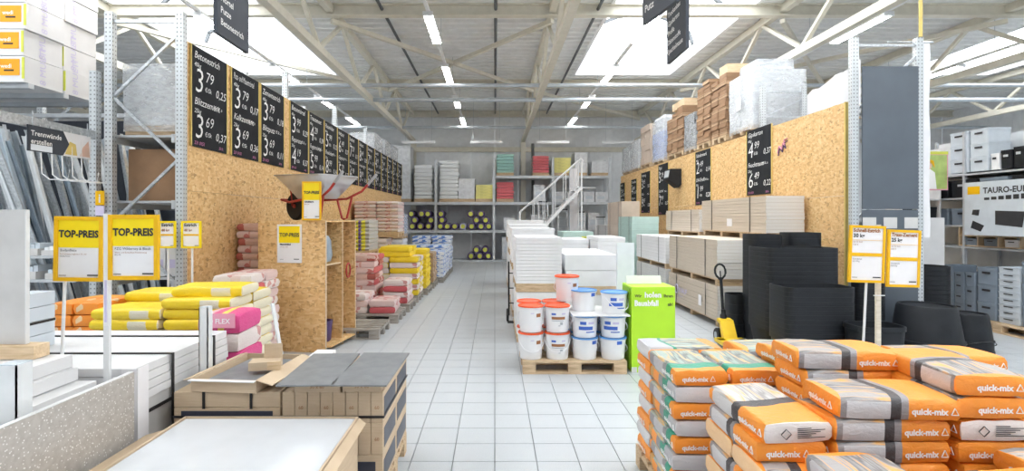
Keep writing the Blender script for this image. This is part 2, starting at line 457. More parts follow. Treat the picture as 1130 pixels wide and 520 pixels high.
# ceiling: trapezoidal steel deck, ribs running across the hall, with openings for three barrel skylights
SKY = [(-7.95, -4.85), (2.45, 5.45), (12.3, 15.3)]; SY0, SY1 = -3.6, 16.4
ceil = struct('ceiling', 'pale trapezoidal steel roof deck on steel trusses')
def deck(x0, x1, y0, y1):
    b = MB(); p = .30; y = y0; prof = []
    while y < y1 - 1e-6:
        prof += [(y, ZC), (y + .12, ZC), (y + .15, ZC + .10), (y + .27, ZC + .10)]; y += p
    prof.append((y1, ZC))
    vs = []; fs = []
    for q in prof: vs += [(x0, q[0], q[1]), (x1, q[0], q[1])]
    for i in range(len(prof) - 1): fs.append((2 * i, 2 * i + 2, 2 * i + 3, 2 * i + 1))
    b.add(vs, fs, 'deck_steel'); put('deck_sheet', b.mesh('deck_sheet'), ceil)
xs = [XL] + [e for s_ in SKY for e in s_] + [XR]
for k in range(0, len(xs), 2): deck(xs[k], xs[k + 1], YF, YB)
for a, b_ in SKY:
    deck(a, b_, SY1, YB); deck(a, b_, YF, SY0)
bx('roof_cover', 'wall_panel', XL, XR, YF, SY0, ZC + .5, ZC + .55, ceil)
# barrel skylights
for k, (a, b_) in enumerate(SKY):
    w = struct('window_%d' % (k + 1), ['milky barrel skylight over the shelves beside the chalkboards', 'milky barrel skylight above the right-hand aisle', 'milky barrel skylight over the storage boxes'][k])
    c = (a + b_) / 2; h = (b_ - a) / 2; ns = 8; n = 10; dy = (SY1 - SY0) / n
    arc = [(c - h * cos(pi * i / ns), ZC + .30 + .85 * sin(pi * i / ns)) for i in range(ns + 1)]
    for j in range(n):
        b = MB(); vs = []; fs = []
        for x, z in arc: vs += [(x, SY0 + j * dy + .03, z), (x, SY0 + (j + 1) * dy - .03, z)]
        for i in range(ns): fs.append((2 * i, 2 * i + 1, 2 * i + 3, 2 * i + 2))
        b.add(vs, fs, 'skylight_glow'); put('pane', b.mesh('pane'), w)
    for j in range(n + 1):
        b = MB(); y = SY0 + j * dy
        for i in range(ns): b.bar((arc[i][0], y, arc[i][1]), (arc[i + 1][0], y, arc[i + 1][1]), .07, .16, 'dark_pipe')
        put('rib', b.mesh('rib'), w)
    for q in (2, 6): bx('purlin', 'rack_steel', arc[q][0] - .03, arc[q][0] + .03, SY0, SY1, arc[q][1] - .09, arc[q][1] - .03, w)
    for x in (a, b_): bx('upstand', 'white_paint', x - .04, x + .04, SY0, SY1, ZC - .02, ZC + .34, w)
    for y in (SY0, SY1):
        b = MB().prism([(a, ZC - .02), (b_, ZC - .02)] + [(x, z) for x, z in arc[::-1]], .06, 'white_paint')
        put('end_wall', b.fix('end_wall'), w, (0, y - (.06 if y > 0 else 0), 0))
# roof trusses along the hall
ZB = 4.95
for k, X in enumerate([-12.7, -8.1, -3.43, 1.2, 6.0, 10.7, 15.6]):
    t = struct('roof_truss', 'cream steel lattice truss under the roof deck'); t.location = (X, 0, 0)
    bx('top_chord', 'cream_steel', -.07, .07, YF, YB, ZC - .18, ZC - .02, t)
    bx('bottom_chord', 'cream_steel', -.07, .07, YF, YB, ZB, ZB + .15, t)
    y = -5.2; up = True
    web = MB().bar((0, 0, ZB + .12), (0, 1.55, ZC - .12), .075, m='cream_steel').mesh('web'); web2 = MB().bar((0, 0, ZC - .12), (0, 1.55, ZB + .12), .075, m='cream_steel').mesh('web')
    while y < YB - 1.6:
        put('web', web if up else web2, t, (0, y, 0)); y += 1.55; up = not up
for k, Y in enumerate([6.2, 11.0, 17.0, 21.9]):
    t = struct('roof_purlin', 'cream steel cross beam under the roof deck')
    b = MB().box(XL, XR, Y - .08, Y + .08, ZC - .03, ZC, 'cream_steel').box(XL, XR, Y - .08, Y + .08, ZC - .25, ZC - .22, 'cream_steel').box(XL, XR, Y - .015, Y + .015, ZC - .22, ZC - .03, 'cream_steel')
    put('beam', b.mesh('beam'), t)
# wind braces: cream diagonals in the roof plane
for a, b_ in [((-3.4, 11.0), (1.2, 17.0)), ((1.2, 11.0), (-3.4, 17.0)), ((1.2, 17.0), (6.0, 21.9)), ((-8.1, 11), (-3.4, 17)), ((6.0, 11), (10.7, 17)), ((10.7, 11), (6.0, 17))]:
    t = struct('roof_brace', 'cream diagonal tube bracing the roof')
    put('tube', MB().bar((a[0], a[1], ZC - .34), (b_[0], b_[1], ZC - .34), .09, m='cream_steel').mesh('tube'), t)
# columns at the back wall
for X in (-3.43, 1.2, 6.0, 10.7):
    t = struct('column', 'cream steel column against the back wall'); Y = YB - .12
    b = MB().box(X - .1, X + .1, Y - .11, Y - .09, 0, ZB, 'cream_steel').box(X - .1, X + .1, Y + .09, Y + .11, 0, ZB, 'cream_steel').box(X - .012, X + .012, Y - .09, Y + .09, 0, ZB, 'cream_steel')
    put('steel_section', b.mesh('steel_section'), t)
bx('wall_beam', 'cream_steel', -8, 12, YB - .10, YB, 4.55, 4.75)['kind'] = 'structure'

# pipes and conduits under the roof
def pipe(name, pts, r, m, label, cat='pipe', group=None):
    o = MB().tube(pts, r, 8, m).obj(name, smooth=True); return tag(o, label, cat, group)
for k, (Y, Z, r) in enumerate([(13.4, 5.12, .05), (14.6, 5.02, .06), (19.2, 5.05, .06)]):
    pipe('water_pipe', [(-11, Y, Z), (XR - 1, Y, Z)], r, 'grey_pipe', 'grey pipe crossing the hall under the trusses, %s from the entrance' % ORD[k + 1], group='pipes crossing under the roof')
for k, (X, w_) in enumerate([(-2.35, 'above the left-hand stacks'), (.02, 'above the middle of the main aisle'), (2.15, 'beside the skylight over the right aisle'), (8.2, 'above the grey storage boxes')]):
    pipe('roof_conduit', [(X, YF + .1, ZC - .10), (X, YB - .4, ZC - .10)], .035, 'dark_pipe', 'dark conduit running along the roof deck ' + w_, group='dark conduits under the roof')
# ceiling fluorescent rows
ROWS = [(-5.2, 'above the chalkboards'), (-1.17, 'above the main aisle'), (2.85, 'above the right-hand aisle'), (6.87, 'past the right rack upright'), (10.9, 'over the storage boxes')]
ZL = 5.3
_lh = MB().prism([(-.09, 0), (.09, 0), (.05, .05), (-.05, .05)], 1.5, 'white_paint').fix('housing')
_lt = MB().tube([(0, 0, 0), (0, 1.44, 0)], .016, 6, 'tube_glow').fix('tube')
_le = MB().box(-.09, .09, 0, .02, -.03, .05, 'white_paint').mesh('end_cap')
for r, (X, wh) in enumerate(ROWS):
    rail = thing('lighting_rail', 'white lighting track hung under the roof ' + wh, 'track', (X, 0, ZL), group='lighting tracks')
    bx('track', 'white_paint', -.03, .03, -5, 21.6, .055, .10, rail)
    for j in range(9):
        put('hanger_wire', _BX.get('hw') or _BX.setdefault('hw', MB().tube([(0, 0, .1), (0, 0, ZC - ZL)], .006, 5, 'grey_pipe').mesh('hanger_wire')), rail, (0, -4 + j * 3.1, 0))
    n = 0
    for j in range(8):
        y = -3.3 + j * 3.12
        n += 1
        l = thing('ceiling_light', 'bright twin fluorescent batten %s, %s one counted from the back wall' % (wh, ORD[8 - j]), 'light', (X, y, ZL), group='fluorescent battens ' + wh)
        put('housing', _lh, l); put('tube', _lt, l, (-.045, .03, -.018)); put('tube', _lt, l, (.045, .03, -.018))
        put('end_cap', _le, l); put('end_cap', _le, l, (0, 1.48, 0))
# small dim battens low at the back wall
for k, u in enumerate((462, 537, 610, 683)):
    x = px(u, 20.2)
    t = thing('wall_light', 'slim unlit batten light near the back wall, %s from the chalkboards' % ORD[k + 1], 'light', (x, 20.2, 4.62), group='slim battens at the back wall')
    bx('housing', 'white_paint', -.62, .62, -.05, .05, 0, .08, t); put('diffuser', MB().box(-.6, .6, -.035, .035, -.02, 0, 'white_plastic').mesh('diffuser'), t)
    for s in (-.5, .5): put('hanger_wire', MB().tube([(s, 0, .08), (s, 0, ZC - 4.62)], .006, 5, 'grey_pipe').mesh('hanger_wire'), t)
# hanging aisle signs
def aisle_sign(label, loc, w, h, rz, lines, size, zt):
    t = thing('aisle_sign', label, 'sign', loc, rz, group='hanging aisle signs')
    bx('sign_board', 'sign_grey', -w / 2, w / 2, -.02, .02, 0, h, t)
    b = MB()
    for i, l in enumerate(lines):
        b.text(l, size, Matrix.Translation((-w / 2 + .05, -.023, (len(lines) - 1 - i) * size * 1.28 + .10)), 'white_ink', bold=.001)
    b.obj('lettering', t)
    for s in (-1, 1): put('hanger_wire', MB().tube([(s * w * .4, 0, h), (s * w * .4, 0, zt - loc[2])], .005, 5, 'grey_pipe').mesh('hanger_wire'), t)
aisle_sign('dark grey hanging sign listing cement and mortar, left of the main aisle', (-2.6, 5.22, 3.47), .62, 1.15, R(90), ['Trockenbeton', 'Zement', 'Mörtel', 'Putze', 'Betonestrich'], .088, ZC)
aisle_sign('dark grey hanging sign at the skylight edge, further from the entrance', (2.2, 6.35, 3.69), .66, 1.1, R(-90), ['Trockenbau', 'Gipskarton', 'Profile', 'Dämmstoffe', 'Spachtelmasse'], .09, ZC)
aisle_sign('dark grey hanging sign over the bucket pallet, nearer to the entrance', (1.55, 4.95, 3.66), .60, 1.2, R(-78), ['Farben', 'Grundierung', 'Kleber', 'Putz'], .10, ZC)
# ================================================================== bags and pallets
def bag_mesh(mat, L, Wd, Tk, seed=0, hi=True):
    rnd = random.Random(seed)
    A = [-1, -.94, -.7, -.35, 0, .35, .7, .94, 1] if hi else [-1, -.85, 0, .85, 1]
    B = [-1, -.9, -.45, 0, .45, .9, 1] if hi else [-1, -.75, .75, 1]
    C = [-1, -.5, .5, 1] if hi else [-1, 0, 1]
    idx = {}; vs = []; fs = []
    def vert(a, b, c):
        k = (a, b, c)
        if k not in idx:
            r = .72
            # block-bottom sack: soft long edges, thinner towards the ends, a slightly sagging belly
            th = 1 - .12 * abs(a) ** 6 - .10 * abs(b) ** 6
            x = L / 2 * a * (1 - .035 * abs(c) ** 3 - .02 * b * b)
            y = Wd / 2 * b * (1 - .06 * abs(c) ** 4 * abs(b) - .02 * a ** 4)
            z = Tk / 2 * c * (th if c > 0 else 1 - .06 * abs(a) ** 6 - .04 * abs(b) ** 4)
            q = Vector((a * 2.1 + seed * 3.3, b * 1.7, c + seed))
            d = noise.noise(q) * .055 * Tk + noise.noise(q * 2.7) * .05 * Tk
            x += noise.noise(q * 2 + Vector((5, 0, 0))) * .05 * Tk; y += noise.noise(q * 2 + Vector((0, 9, 0))) * .07 * Tk
            if c > 0: z += d
            idx[k] = len(vs); vs.append((x, y, z + Tk / 2))
        return idx[k]
    def grid(P, Q, f):
        for i in range(len(P) - 1):
            for j in range(len(Q) - 1):
                fs.append((f(P[i], Q[j]), f(P[i + 1], Q[j]), f(P[i + 1], Q[j + 1]), f(P[i], Q[j + 1])))
    for c in (-1, 1): grid(A, B, lambda a, b: vert(a, b, c))
    for b in (-1, 1): grid(A, C, lambda a, c: vert(a, b, c))
    for a in (-1, 1): grid(B, C, lambda b, c: vert(a, b, c))
    return MB().add(vs, fs, mat).fix('paper_bag', True, 55)
_BG = {}
def bagm(mat, L, Wd, Tk, seed, hi=True):
    k = (mat, L, Wd, Tk, seed, hi)
    if k not in _BG: _BG[k] = bag_mesh(mat, L, Wd, Tk, seed, hi)
    return _BG[k]

def pallet_parts(parent, m='pallet_wood', lx=1.2, ly=.8, z0=0.0):
    """planks and blocks of a flat wooden pallet, 14.4 cm tall, centred on the parent"""
    hx, hy = lx / 2, ly / 2
    for k in range(3):
        y = -hy + .05 + k * (ly - .10) / 2
        bx('skid_plank', m, -hx, hx, y - .05, y + .05, z0, z0 + .022, parent)
        for j in range(3):
            x = -hx + .0725 + j * (lx - .145) / 2
            bx('block', m, x - .0725, x + .0725, y - .05, y + .05, z0 + .022, z0 + .1, parent)
    for j in range(3):
        x = -hx + .0725 + j * (lx - .145) / 2
        bx('cross_plank', m, x - .0725, x + .0725, -hy, hy, z0 + .1, z0 + .122, parent)
    n = 5
    for k in range(n):
        w = .145 if k % 2 == 0 else .10
        y = -hy + .0725 + k * (ly - .145) / (n - 1)
        bx('deck_plank', m, -hx, hx, y - w / 2, y + w / 2, z0 + .122, z0 + .144, parent)
_PAL = {}
def pallet(label, loc, rz=0, m='pallet_wood', lx=1.2, ly=.8, group='wooden pallets', name='wooden_pallet'):
    k = (m, lx, ly)
    if k in _PAL:
        t = copy_tree(_PAL[k]); t.location = loc; t.rotation_euler = (0, 0, rz); tag(t, label, 'pallet', group); return t
    t = thing(name, label, 'pallet', loc, rz, group); pallet_parts(t, m, lx, ly); _PAL[k] = t
    return t

# lettering on the orange bags (shared meshes)
def qm_mesh(key, body, size, bold=.0015, m='white_ink', logo=True):
    if key not in _BX:
        b = MB().text(body, size, Matrix.Identity(4), m, 'CENTER', bold=bold)
        if logo:   # small rounded triangle mark after the word
            w = max(v[0] for v in b.v); s = size * .8
            for p, q in (((0, 0), (.5, 1)), ((.5, 1), (1, 0)), ((1, 0), (0, 0))):
                b.bar((w + s * (.35 + p[0]), 0, s * p[1]), (w + s * (.35 + q[0]), 0, s * q[1]), .004, .002, m)
            b.v = [(x - s * .65, y, z) for x, y, z in b.v]
        _BX[key] = b.mesh('lettering')
    return _BX[key]
def letter_side(o, mesh, x, L, Wd, Tk, side):
    """on a long side (side = -1 towards local -y, +1 towards +y)"""
    put('lettering', mesh, o, (x, side * (Wd / 2 * 1.0 + .004), Tk * .32), (0, 0, 0 if side < 0 else pi))
def letter_end(o, mesh, y, L, Tk, side):
    put('lettering', mesh, o, (side * (L / 2 * 1.0 + .004), y, Tk * .32), (0, 0, R(90) if side > 0 else R(-90)))
def hazard(o, L, Tk, side, y=-.06):
    """white hazard diamond outlined on a bag end"""
    if 'hz' not in _BX:
        b = MB(); s = .022
        for p, q in (((0, -s), (s, 0)), ((s, 0), (0, s)), ((0, s), (-s, 0)), ((-s, 0), (0, -s))): b.bar((p[0], 0, p[1]), (q[0], 0, q[1]), .003, .002, 'ink')
        for k in range(6): b.box(.05, .05 + .02 * (3 + (k * 7) % 4), 0, .001, .02 - k * .008, .023 - k * .008, 'ink')
        _BX['hz'] = b.mesh('hazard_mark')
    put('hazard_mark', _BX['hz'], o, (side * (L / 2 + .004), y, Tk * .5), (0, 0, R(90) if side > 0 else R(-90)))

BL, BW, BT = .50, .30, .092
def qbag(mat, cx, cy, z, rz, label, seed, tilt=(0, 0), marks=True, L=BL, Wd=BW, Tk=BT):
    o = put('cement_bag', bagm(mat, L, Wd, Tk, seed % 4), None, (cx, cy, z), (R(tilt[0]), R(tilt[1]), R(rz)))
    tag(o, label, 'bag', 'orange building material bags')
    if marks:
        w = qm_mesh('qm', 'quick-mix', .036)
        letter_side(o, w, .135, L, Wd, Tk, -1)
        if mat in ('bag_orange', 'bag_green', 'bag_orange_dark'): letter_end(o, w, -.02, L, Tk, 1)
        if mat == 'bag_orange_white': hazard(o, L, Tk, 1)
        if mat != 'bag_green_grey' : letter_end(o, w, -.02, L, Tk, -1)
    return o
LAYW = lambda k, n: 'top layer' if k == n - 1 else (ORD[n - k] + ' layer from the top')

# ---- pallet A: green striped bags at the aisle corner (x from 1.0, y 2.9 .. 3.75)
AX, AY0 = 1.0, 2.92
pallet('pallet under the green striped bags at the aisle corner', (AX + .60, AY0 + .42, 0), 0)
nA = 8
for k in range(nA):
    z = .144 + k * BT * 1.03; top = LAYW(k, nA)
    alt = (k + 1) % 2
    mA = 'bag_green' if not alt else 'bag_green_grey'
    j = lambda: random.uniform(-.012, .012)
    # near-left bag: length along x for odd layers, y for the others
    if alt == 0:
        qbag('bag_green', AX + .15 + j(), AY0 + .25, z, -90 + random.uniform(-2, 2), 'green and orange bag at the near aisle corner, ' + top, k)
        qbag('bag_green_grey', AX + .25 + j(), AY0 + .66, z, 180, 'green and orange bag at the far aisle corner, ' + top, k + 1)
        qbag('bag_green', AX + .47 + j(), AY0 + .25, z, -90, 'green and orange bag second from the aisle, ' + top, k + 2)
    else:
        qbag('bag_green_grey', AX + .15 + j(), AY0 + .25, z, -90 + random.uniform(-2, 2), 'green and orange bag at the near aisle corner, ' + top, k)
        qbag('bag_green', AX + .25 + j(), AY0 + .66, z, 180, 'green and orange bag at the far aisle corner, ' + top, k + 1)
        qbag('bag_green_grey', AX + .47 + j(), AY0 + .25, z, -90, 'green and orange bag second from the aisle, ' + top, k + 2)
    if k < nA - 1:
        qbag('bag_green', AX + .78 + j(), AY0 + .66, z, 0 + 4, 'green bag at the middle of the far row, ' + LAYW(k, nA - 1), k + 3)
qbag('bag_green', AX + .84, AY0 + .62, .144 + (nA - 1) * BT * 1.03, 2, 'loose green and grey bag lying behind the orange stack, white side to camera', 2)

# ---- pallet B: orange bags in front (x from 1.09, y 1.6 .. 2.75)
BX0 = 1.10
pallet('pallet under the orange bags nearest to the camera', (1.70, 2.22, 0), 0, ly=1.0)
nB = 8; dz = BT * 1.02
for k in range(nB - 1):
    z = .144 + k * dz; top = LAYW(k, nB - 1); al = k % 2
    if al:
        qbag('bag_orange_dark', BX0 + .155, 2.615, z, 0, 'bag with pale printed end facing the aisle, far one, ' + top, k, L=.31, marks=False)
        qbag('bag_orange_dark', BX0 + .155, 2.31, z, 0, 'bag with pale printed end facing the aisle, near one, ' + top, k + 1, L=.31, marks=False)
    else:
        qbag('bag_orange', BX0 + .15, 2.47, z, -90, 'grey and orange bag lying along the aisle edge, ' + top, k)
    qbag('bag_orange', 1.40 if k == nB - 2 else 1.36, 1.87, z, -88 if k % 2 else -90, 'orange bag in the front row beside the aisle, ' + top, k + 2, L=.54)
    qbag('bag_orange_white', 1.775, 1.83, z, 2, 'orange bag in the front row middle, ' + top, k + 3) if k < nB - 2 else None
zB = .144 + (nB - 1) * dz
# top tilted bag with the white hazard end
qbag('bag_orange_white', BX0 + .16, 2.46, zB, -86, 'top orange bag with white hazard end facing the camera', 1, (1.5, 2))
qbag('bag_orange_white', 1.80, 1.83, .144 + (nB - 2) * dz + .002, 8, 'white fronted orange bag lowest at the front edge', 2)
# middle column: bags across, long side to camera
nC = 9
for k in range(nC):
    z = .144 + k * dz; top = LAYW(k, nC)
    if k < nC - 1:
        qbag('bag_orange', 1.67, 2.36 + random.uniform(-.01, .01), z, random.uniform(-2, 2), 'orange bag in the middle stack, long side to camera, ' + top, k)
    qbag('bag_orange', 1.78, 2.74 + random.uniform(-.01, .01), z, random.uniform(-2, 2), 'orange bag in the middle stack behind, long side to camera, ' + top, k + 1) if k > 1 else None
qbag('bag_orange', 1.70, 2.35, .144 + (nC - 1) * dz, -4, 'big orange bag on top in the middle, swoosh print upwards', 0)
qbag('bag_orange', 1.76, 2.75, .144 + nC * dz, -5, 'orange bag on top behind the middle one', 3)
qbag('bag_orange', 1.86, 3.12, .144 + 8 * dz, 3, 'orange bag furthest back on the middle stack', 2)
for k in range(8): qbag('bag_orange', 1.90, 3.14, .144 + k * dz, 0, 'orange bag in the far middle stack, ' + LAYW(k, 8) + ' under the furthest bag', k)
# ---- pallet C: right stack cut by the frame
pallet('pallet under the orange bags at the picture edge', (2.62, 2.55, 0), 0, ly=1.0)
nD = 10
for k in range(nD):
    z = .144 + k * dz; top = LAYW(k, nD)
    m = ['bag_orange', 'bag_orange_white', 'bag_orange'][k % 3] if k != nD - 3 else 'bag_orange_white'
    qbag(m if k != nD - 1 else 'bag_orange', 2.10 + (k % 2) * .01, 2.46, z, (88 if k in (nD - 1, nD - 2) else -90) + random.uniform(-2, 2), 'orange bag of the edge stack, end to camera, ' + top, k)
    if k < nD - 1:
        qbag('bag_orange', 2.42, 2.46, z, -90, 'orange bag second in the edge stack, ' + LAYW(k, nD - 1), k + 1)
    if k < nD - 2:
        qbag('bag_orange', 2.43, 2.98, z, 0, 'orange bag behind the edge stack, ' + LAYW(k, nD - 2), k + 2)
for k in range(7):
    qbag('bag_orange_white', 2.30, 2.03, .144 + k * dz, 0 + (k % 2) * 3, 'white and orange bag before the edge stack, ' + LAYW(k, 7), k)
qbag('bag_orange', 2.55, 3.02, .144 + 8 * dz, 0, 'orange bag showing only its top behind the edge stack', 1)
# ================================================================== price signs on poles (right)
def price_frame(name, label, loc, rz, w, h, yellow, lines, tilt=0, pole=None, rim='sign_amber', group='framed price signs'):
    """plastic price frame with printed sheet; loc = bottom centre of the frame, facing local -y"""
    t = thing(name, label, 'sign', loc, rz, group); t.rotation_euler = (0, R(tilt), rz)
    f = .022
    b = MB().box(-w / 2, w / 2, -.008, .012, 0, f, rim).box(-w / 2, w / 2, -.008, .012, h - f, h, rim).box(-w / 2, -w / 2 + f, -.008, .012, f, h - f, rim).box(w / 2 - f, w / 2, -.008, .012, f, h - f, rim)
    put('rim', b.fix('rim'), t)
    sh = bx('sheet', 'white_paper', -w / 2 + f, w / 2 - f, 0, .006, f, h - f, t)
    if yellow:
        bx('yellow_field', 'sign_yellow', -w / 2 + f, w / 2 - f, -.003, 0, h * .52, h - f, t)
        b = MB().text('TOP-PREIS', w * .205, Matrix.Translation((0, -.005, h * .68)), 'ink', 'CENTER', .86, bold=.0022); put('lettering', b.mesh('lettering'), t)
    b = MB()
    for (s, x, z, sz, m) in lines: b.text(s, sz, Matrix.Translation((-w / 2 + f + .012 + x * w, -.003, z * h)), m, bold=.0016 if sz > .02 else 0)
    b.box(w * .18, w * .40, -.003, -.002, h * .085, h * .105, 'ink'); b.box(-w * .4, -w * .25, -.003, -.002, h * .085, h * .093, 'ink')
    if not yellow: b.box(-w / 2 + f + .005, w / 2 - f - .005, -.004, -.002, h * .46, h * .52, 'sign_amber'); b.box(-w / 2 + f + .005, w / 2 - f - .005, -.004, -.002, h * .74, h * .745, 'sign_amber')
    put('small_print', b.mesh('small_print'), t)
    if pole:
        a, bb, r, m = pole
        put('pole', MB().tube([a, bb], r, 8, m).fix('pole', True), t)
    return t
YS = 4.6
zb = pz(312, YS)
price_frame('price_sign', 'amber framed price sign for 30 kg screed on a white pole', (px(955.5, YS), YS, zb), R(3), .325, pz(249, YS) - zb, False,
    [('Schnell-Estrich', 0, .885, .041, 'brown_print'), ('30 kg', 0, .79, .046, 'ink'), ('ab 60 Sack', 0, .70, .02, 'brown_print'), ('9,25 €', 0, .65, .018, 'brown_print'), ('Grundpreis', 0, .40, .018, 'ink'), ('0,31 €/kg', 0, .36, .016, 'ink')], 2,
    ((.02, .02, .04), (.0, .02, -zb), .010, 'white_paint'))
zb = pz(317, YS + .05)
price_frame('price_sign', 'amber framed price sign for 25 kg trass cement on a wooden stake', (px(1001, YS), YS + .05, zb), R(6), .315, pz(254, YS) - zb, False,
    [('Trass-Zement', 0, .885, .043, 'brown_print'), ('25 kg', 0, .79, .046, 'ink'), ('ab 42 Sack', 0, .70, .02, 'brown_print'), ('8,95 €', 0, .65, .018, 'brown_print'), ('Grundpreis', 0, .40, .018, 'ink'), ('0,36 €/kg', 0, .36, .016, 'ink')], 2)
_wood('white_wood', (.62, .55, .44), (.78, .72, .62))
t = thing('sign_stake', 'pale wooden stake with cable ties carrying the price signs', 'stake', (px(978, YS), YS + .1, 0))
bx('stake', 'white_wood', -.020, .020, -.012, .012, 0, pz(248, YS + .1), t)
for z in (1.05, 1.25, 1.5): bx('cable_tie', 'white_plastic', -.05, .05, -.018, -.012, z, z + .008, t)

# ================================================================== right rack: OSB partition, upright, chalkboards
XO = 5.0; ZO = CH + .331 * XO
osb = thing('osb_partition', 'tall partition of OSB boards closing the right rack behind the gypsum boards', 'partition', (XO, 7.52, 0))
y = 0; k = 0
while y < 13.4:
    w = min(1.25, 13.4 - y)
    bx('osb_board', 'osb', 0, .02, y + .002, y + w - .002, 0, 2.06, osb); bx('osb_board', 'osb', .001, .021, y + .002, y + w - .002, 2.064, ZO, osb)
    y += w
for yy in (0,): bx('edge_trim', 'pine_trim', -.02, .022, -.03, 0, 0, ZO, osb)

def rack_upright(label, x0, x1, Y, zt, zb=0, nz=4):
    t = thing('rack_upright', label, 'rack', (x0, Y, zb), group='galvanised rack uprights')
    d = x1 - x0; h = zt - zb
    for x in (0, d): bx('post', 'perforated_steel', x - .045, x + .045, -.04, .04, 0, h, t); bx('foot_plate', 'rack_steel', x - .07, x + .07, -.06, .06, 0, .01, t)
    n = int(h / .75); dzz = (h - .5) / n
    for k in range(n):
        a, b_ = (.03, d - .03) if k % 2 == 0 else (d - .03, .03)
        put('brace', MB().bar((a, 0, .25 + k * dzz), (b_, 0, .25 + (k + 1) * dzz), .03, m='galvanised').mesh('brace'), t)
    for z in (.22, h - .12): bx('strut', 'galvanised', .04, d - .04, -.015, .015, z, z + .035, t)
    return t
YR = 7.15
rack_upright('galvanised rack upright beside the grey panel, end of the right rack', px(942, YR), px(1013, YR), YR, pz(42, YR))
t = thing('end_panel', 'tall slate grey panel mounted between the right rack posts', 'panel', (px(978, YR), YR - .06, 0))
w = (px(1010, YR) - px(949, YR)) / 2
bx('panel_sheet', 'slate_paint', -w, w, -.02, 0, pz(231, YR), pz(75, YR), t); bx('panel_sheet', 'slate_paint', -w, w, -.012, .004, .1, pz(231, YR) - .01, t)
for x in (-.28, 0, .28): bx('paper_note', 'grey_paper', x - .09, x + .09, -.016, -.012, pz(252, YR), pz(240, YR), t)
bx('yellow_strip', 'pine_trim', -w + .78, -w + .82, .0, .02, pz(42, YR), pz(2, YR), t)
t = thing('white_banner', 'white cloth banner strip hanging beside the grey panel', 'banner', (px(1020, YR + .06), YR + .06, 0))
b = MB(); vs = []; n = 14
for i in range(n + 1):
    z = pz(46 + (262 - 46) * i / n, YR); dx = .012 * sin(i * 1.1)
    vs += [(-.075, dx, z), (.075, -dx, z), (-.075, dx + .004, z), (.075, -dx + .004, z)]
fs = []
for i in range(n): q = i * 4; fs += [(q, q + 1, q + 5, q + 4), (q + 2, q + 6, q + 7, q + 3), (q, q + 4, q + 6, q + 2), (q + 1, q + 3, q + 7, q + 5)]
put('cloth', b.add(vs, fs, 'white_paper').fix('cloth', True), t); put('hanging_rod', MB().tube([(-.5, 0, pz(45, YR)), (.12, 0, pz(45, YR))], .012, 6, 'galvanised').mesh('hanging_rod'), t)
t = thing('white_tarpaulin', 'white tarpaulin stretched behind the top of the rack', 'tarpaulin', (XO, 8.6, 0))
b = MB(); vs = []
for i in range(9):
    a = i / 8; x = .10 + .9 * a; zt = ZO + .35 + .62 * a + .03 * sin(i * 2); vs += [(x, .05 * sin(i), ZO + .03), (x, .05 * sin(i), zt), (x, .05 * sin(i) + .01, ZO + .03), (x, .05 * sin(i) + .01, zt)]
fs = []
for i in range(8): q = i * 4; fs += [(q, q + 4, q + 5, q + 1), (q + 2, q + 3, q + 7, q + 6), (q + 1, q + 5, q + 7, q + 3)]
put('sheet', b.add(vs, fs, 'white_paper').fix('sheet', True), t)

def chalk_lines(b, w, h, M, heads, rnd, simple=False):
    """hand-written prices: two headed blocks with a large figure, small cents and a unit price"""
    for q in range(2):
        z = h - .14 - q * h * .46
        b.text(heads[q][0], .125, M @ Matrix.Translation((-w / 2 + .05, -.004, z)), 'chalk', shear=.25, xs=min(1, (w - .08) / (.068 * max(6, len(heads[q][0])))))
        b.text('40kg' if q == 0 else '25kg', .075, M @ Matrix.Translation((-w / 2 + .05, -.004, z - .10)), 'chalk', shear=.2)
        e, c = heads[q][1].split(',')
        b.text(e, .42, M @ Matrix.Translation((-w / 2 + .05, -.004, z - .40)), 'chalk', bold=-.003, shear=.1)
        b.text(c, .19, M @ Matrix.Translation((-w / 2 + .29, -.004, z - .24)), 'chalk', bold=-.001, shear=.2)
        b.text('€/Sk', .08, M @ Matrix.Translation((-w / 2 + .28, -.004, z - .36)), 'chalk', shear=.2)
        b.text('0,' + str(rnd.randint(10, 39)), .15, M @ Matrix.Translation((w / 2 - .28, -.004, z - .38)), 'chalk', shear=.2)
    b.text('35 Sk. a', .07, M @ Matrix.Translation((w / 2 - .34, -.004, h * .44)), 'chalk', shear=.2)
    b.text('231 0151', .06, M @ Matrix.Translation((-w / 2 + .05, -.004, .03)), 'pink_chalk', shear=.2)
    b.text('20 St.', .05, M @ Matrix.Translation((w / 2 - .2, -.004, .03)), 'pink_chalk', shear=.2)

def chalkboard(label, X, y0, y1, z0, z1, face, heads, seed, trim=True):
    """board on a partition along y; face = +1 looks towards +x"""
    c = (y0 + y1) / 2; w = y1 - y0; h = z1 - z0
    t = thing('chalkboard', label, 'chalkboard', (X, c, z0), R(90) if face > 0 else R(-90), 'chalkboards with price lists')
    bx('slate', 'chalkboard', -w / 2, w / 2, -.012, .0, 0, h, t)
    if trim:
        for s in (-1, 1): bx('edge_trim', 'pine_trim', s * (w / 2 + .012) - .012, s * (w / 2 + .012) + .012, -.016, .0, 0, h, t)
    b = MB(); chalk_lines(b, w, h, Matrix.Translation((0, -.010, 0)), heads, random.Random(seed)); put('chalk_writing', b.mesh('chalk_writing'), t)
H2 = [('Gipskarton', '4,99'), ('Feuchtraum', '6,49')], [('Ständerwerk', '2,49'), ('UW-Profil', '1,99')], [('Rigips', '5,29'), ('Spachtel', '7,99')], [('Dämmung', '3,95'), ('Rolle', '9,95')], [('Trockenbau', '4,49'), ('Platten', '8,99')], [('Profile', '2,29'), ('CD 60', '1,89')]
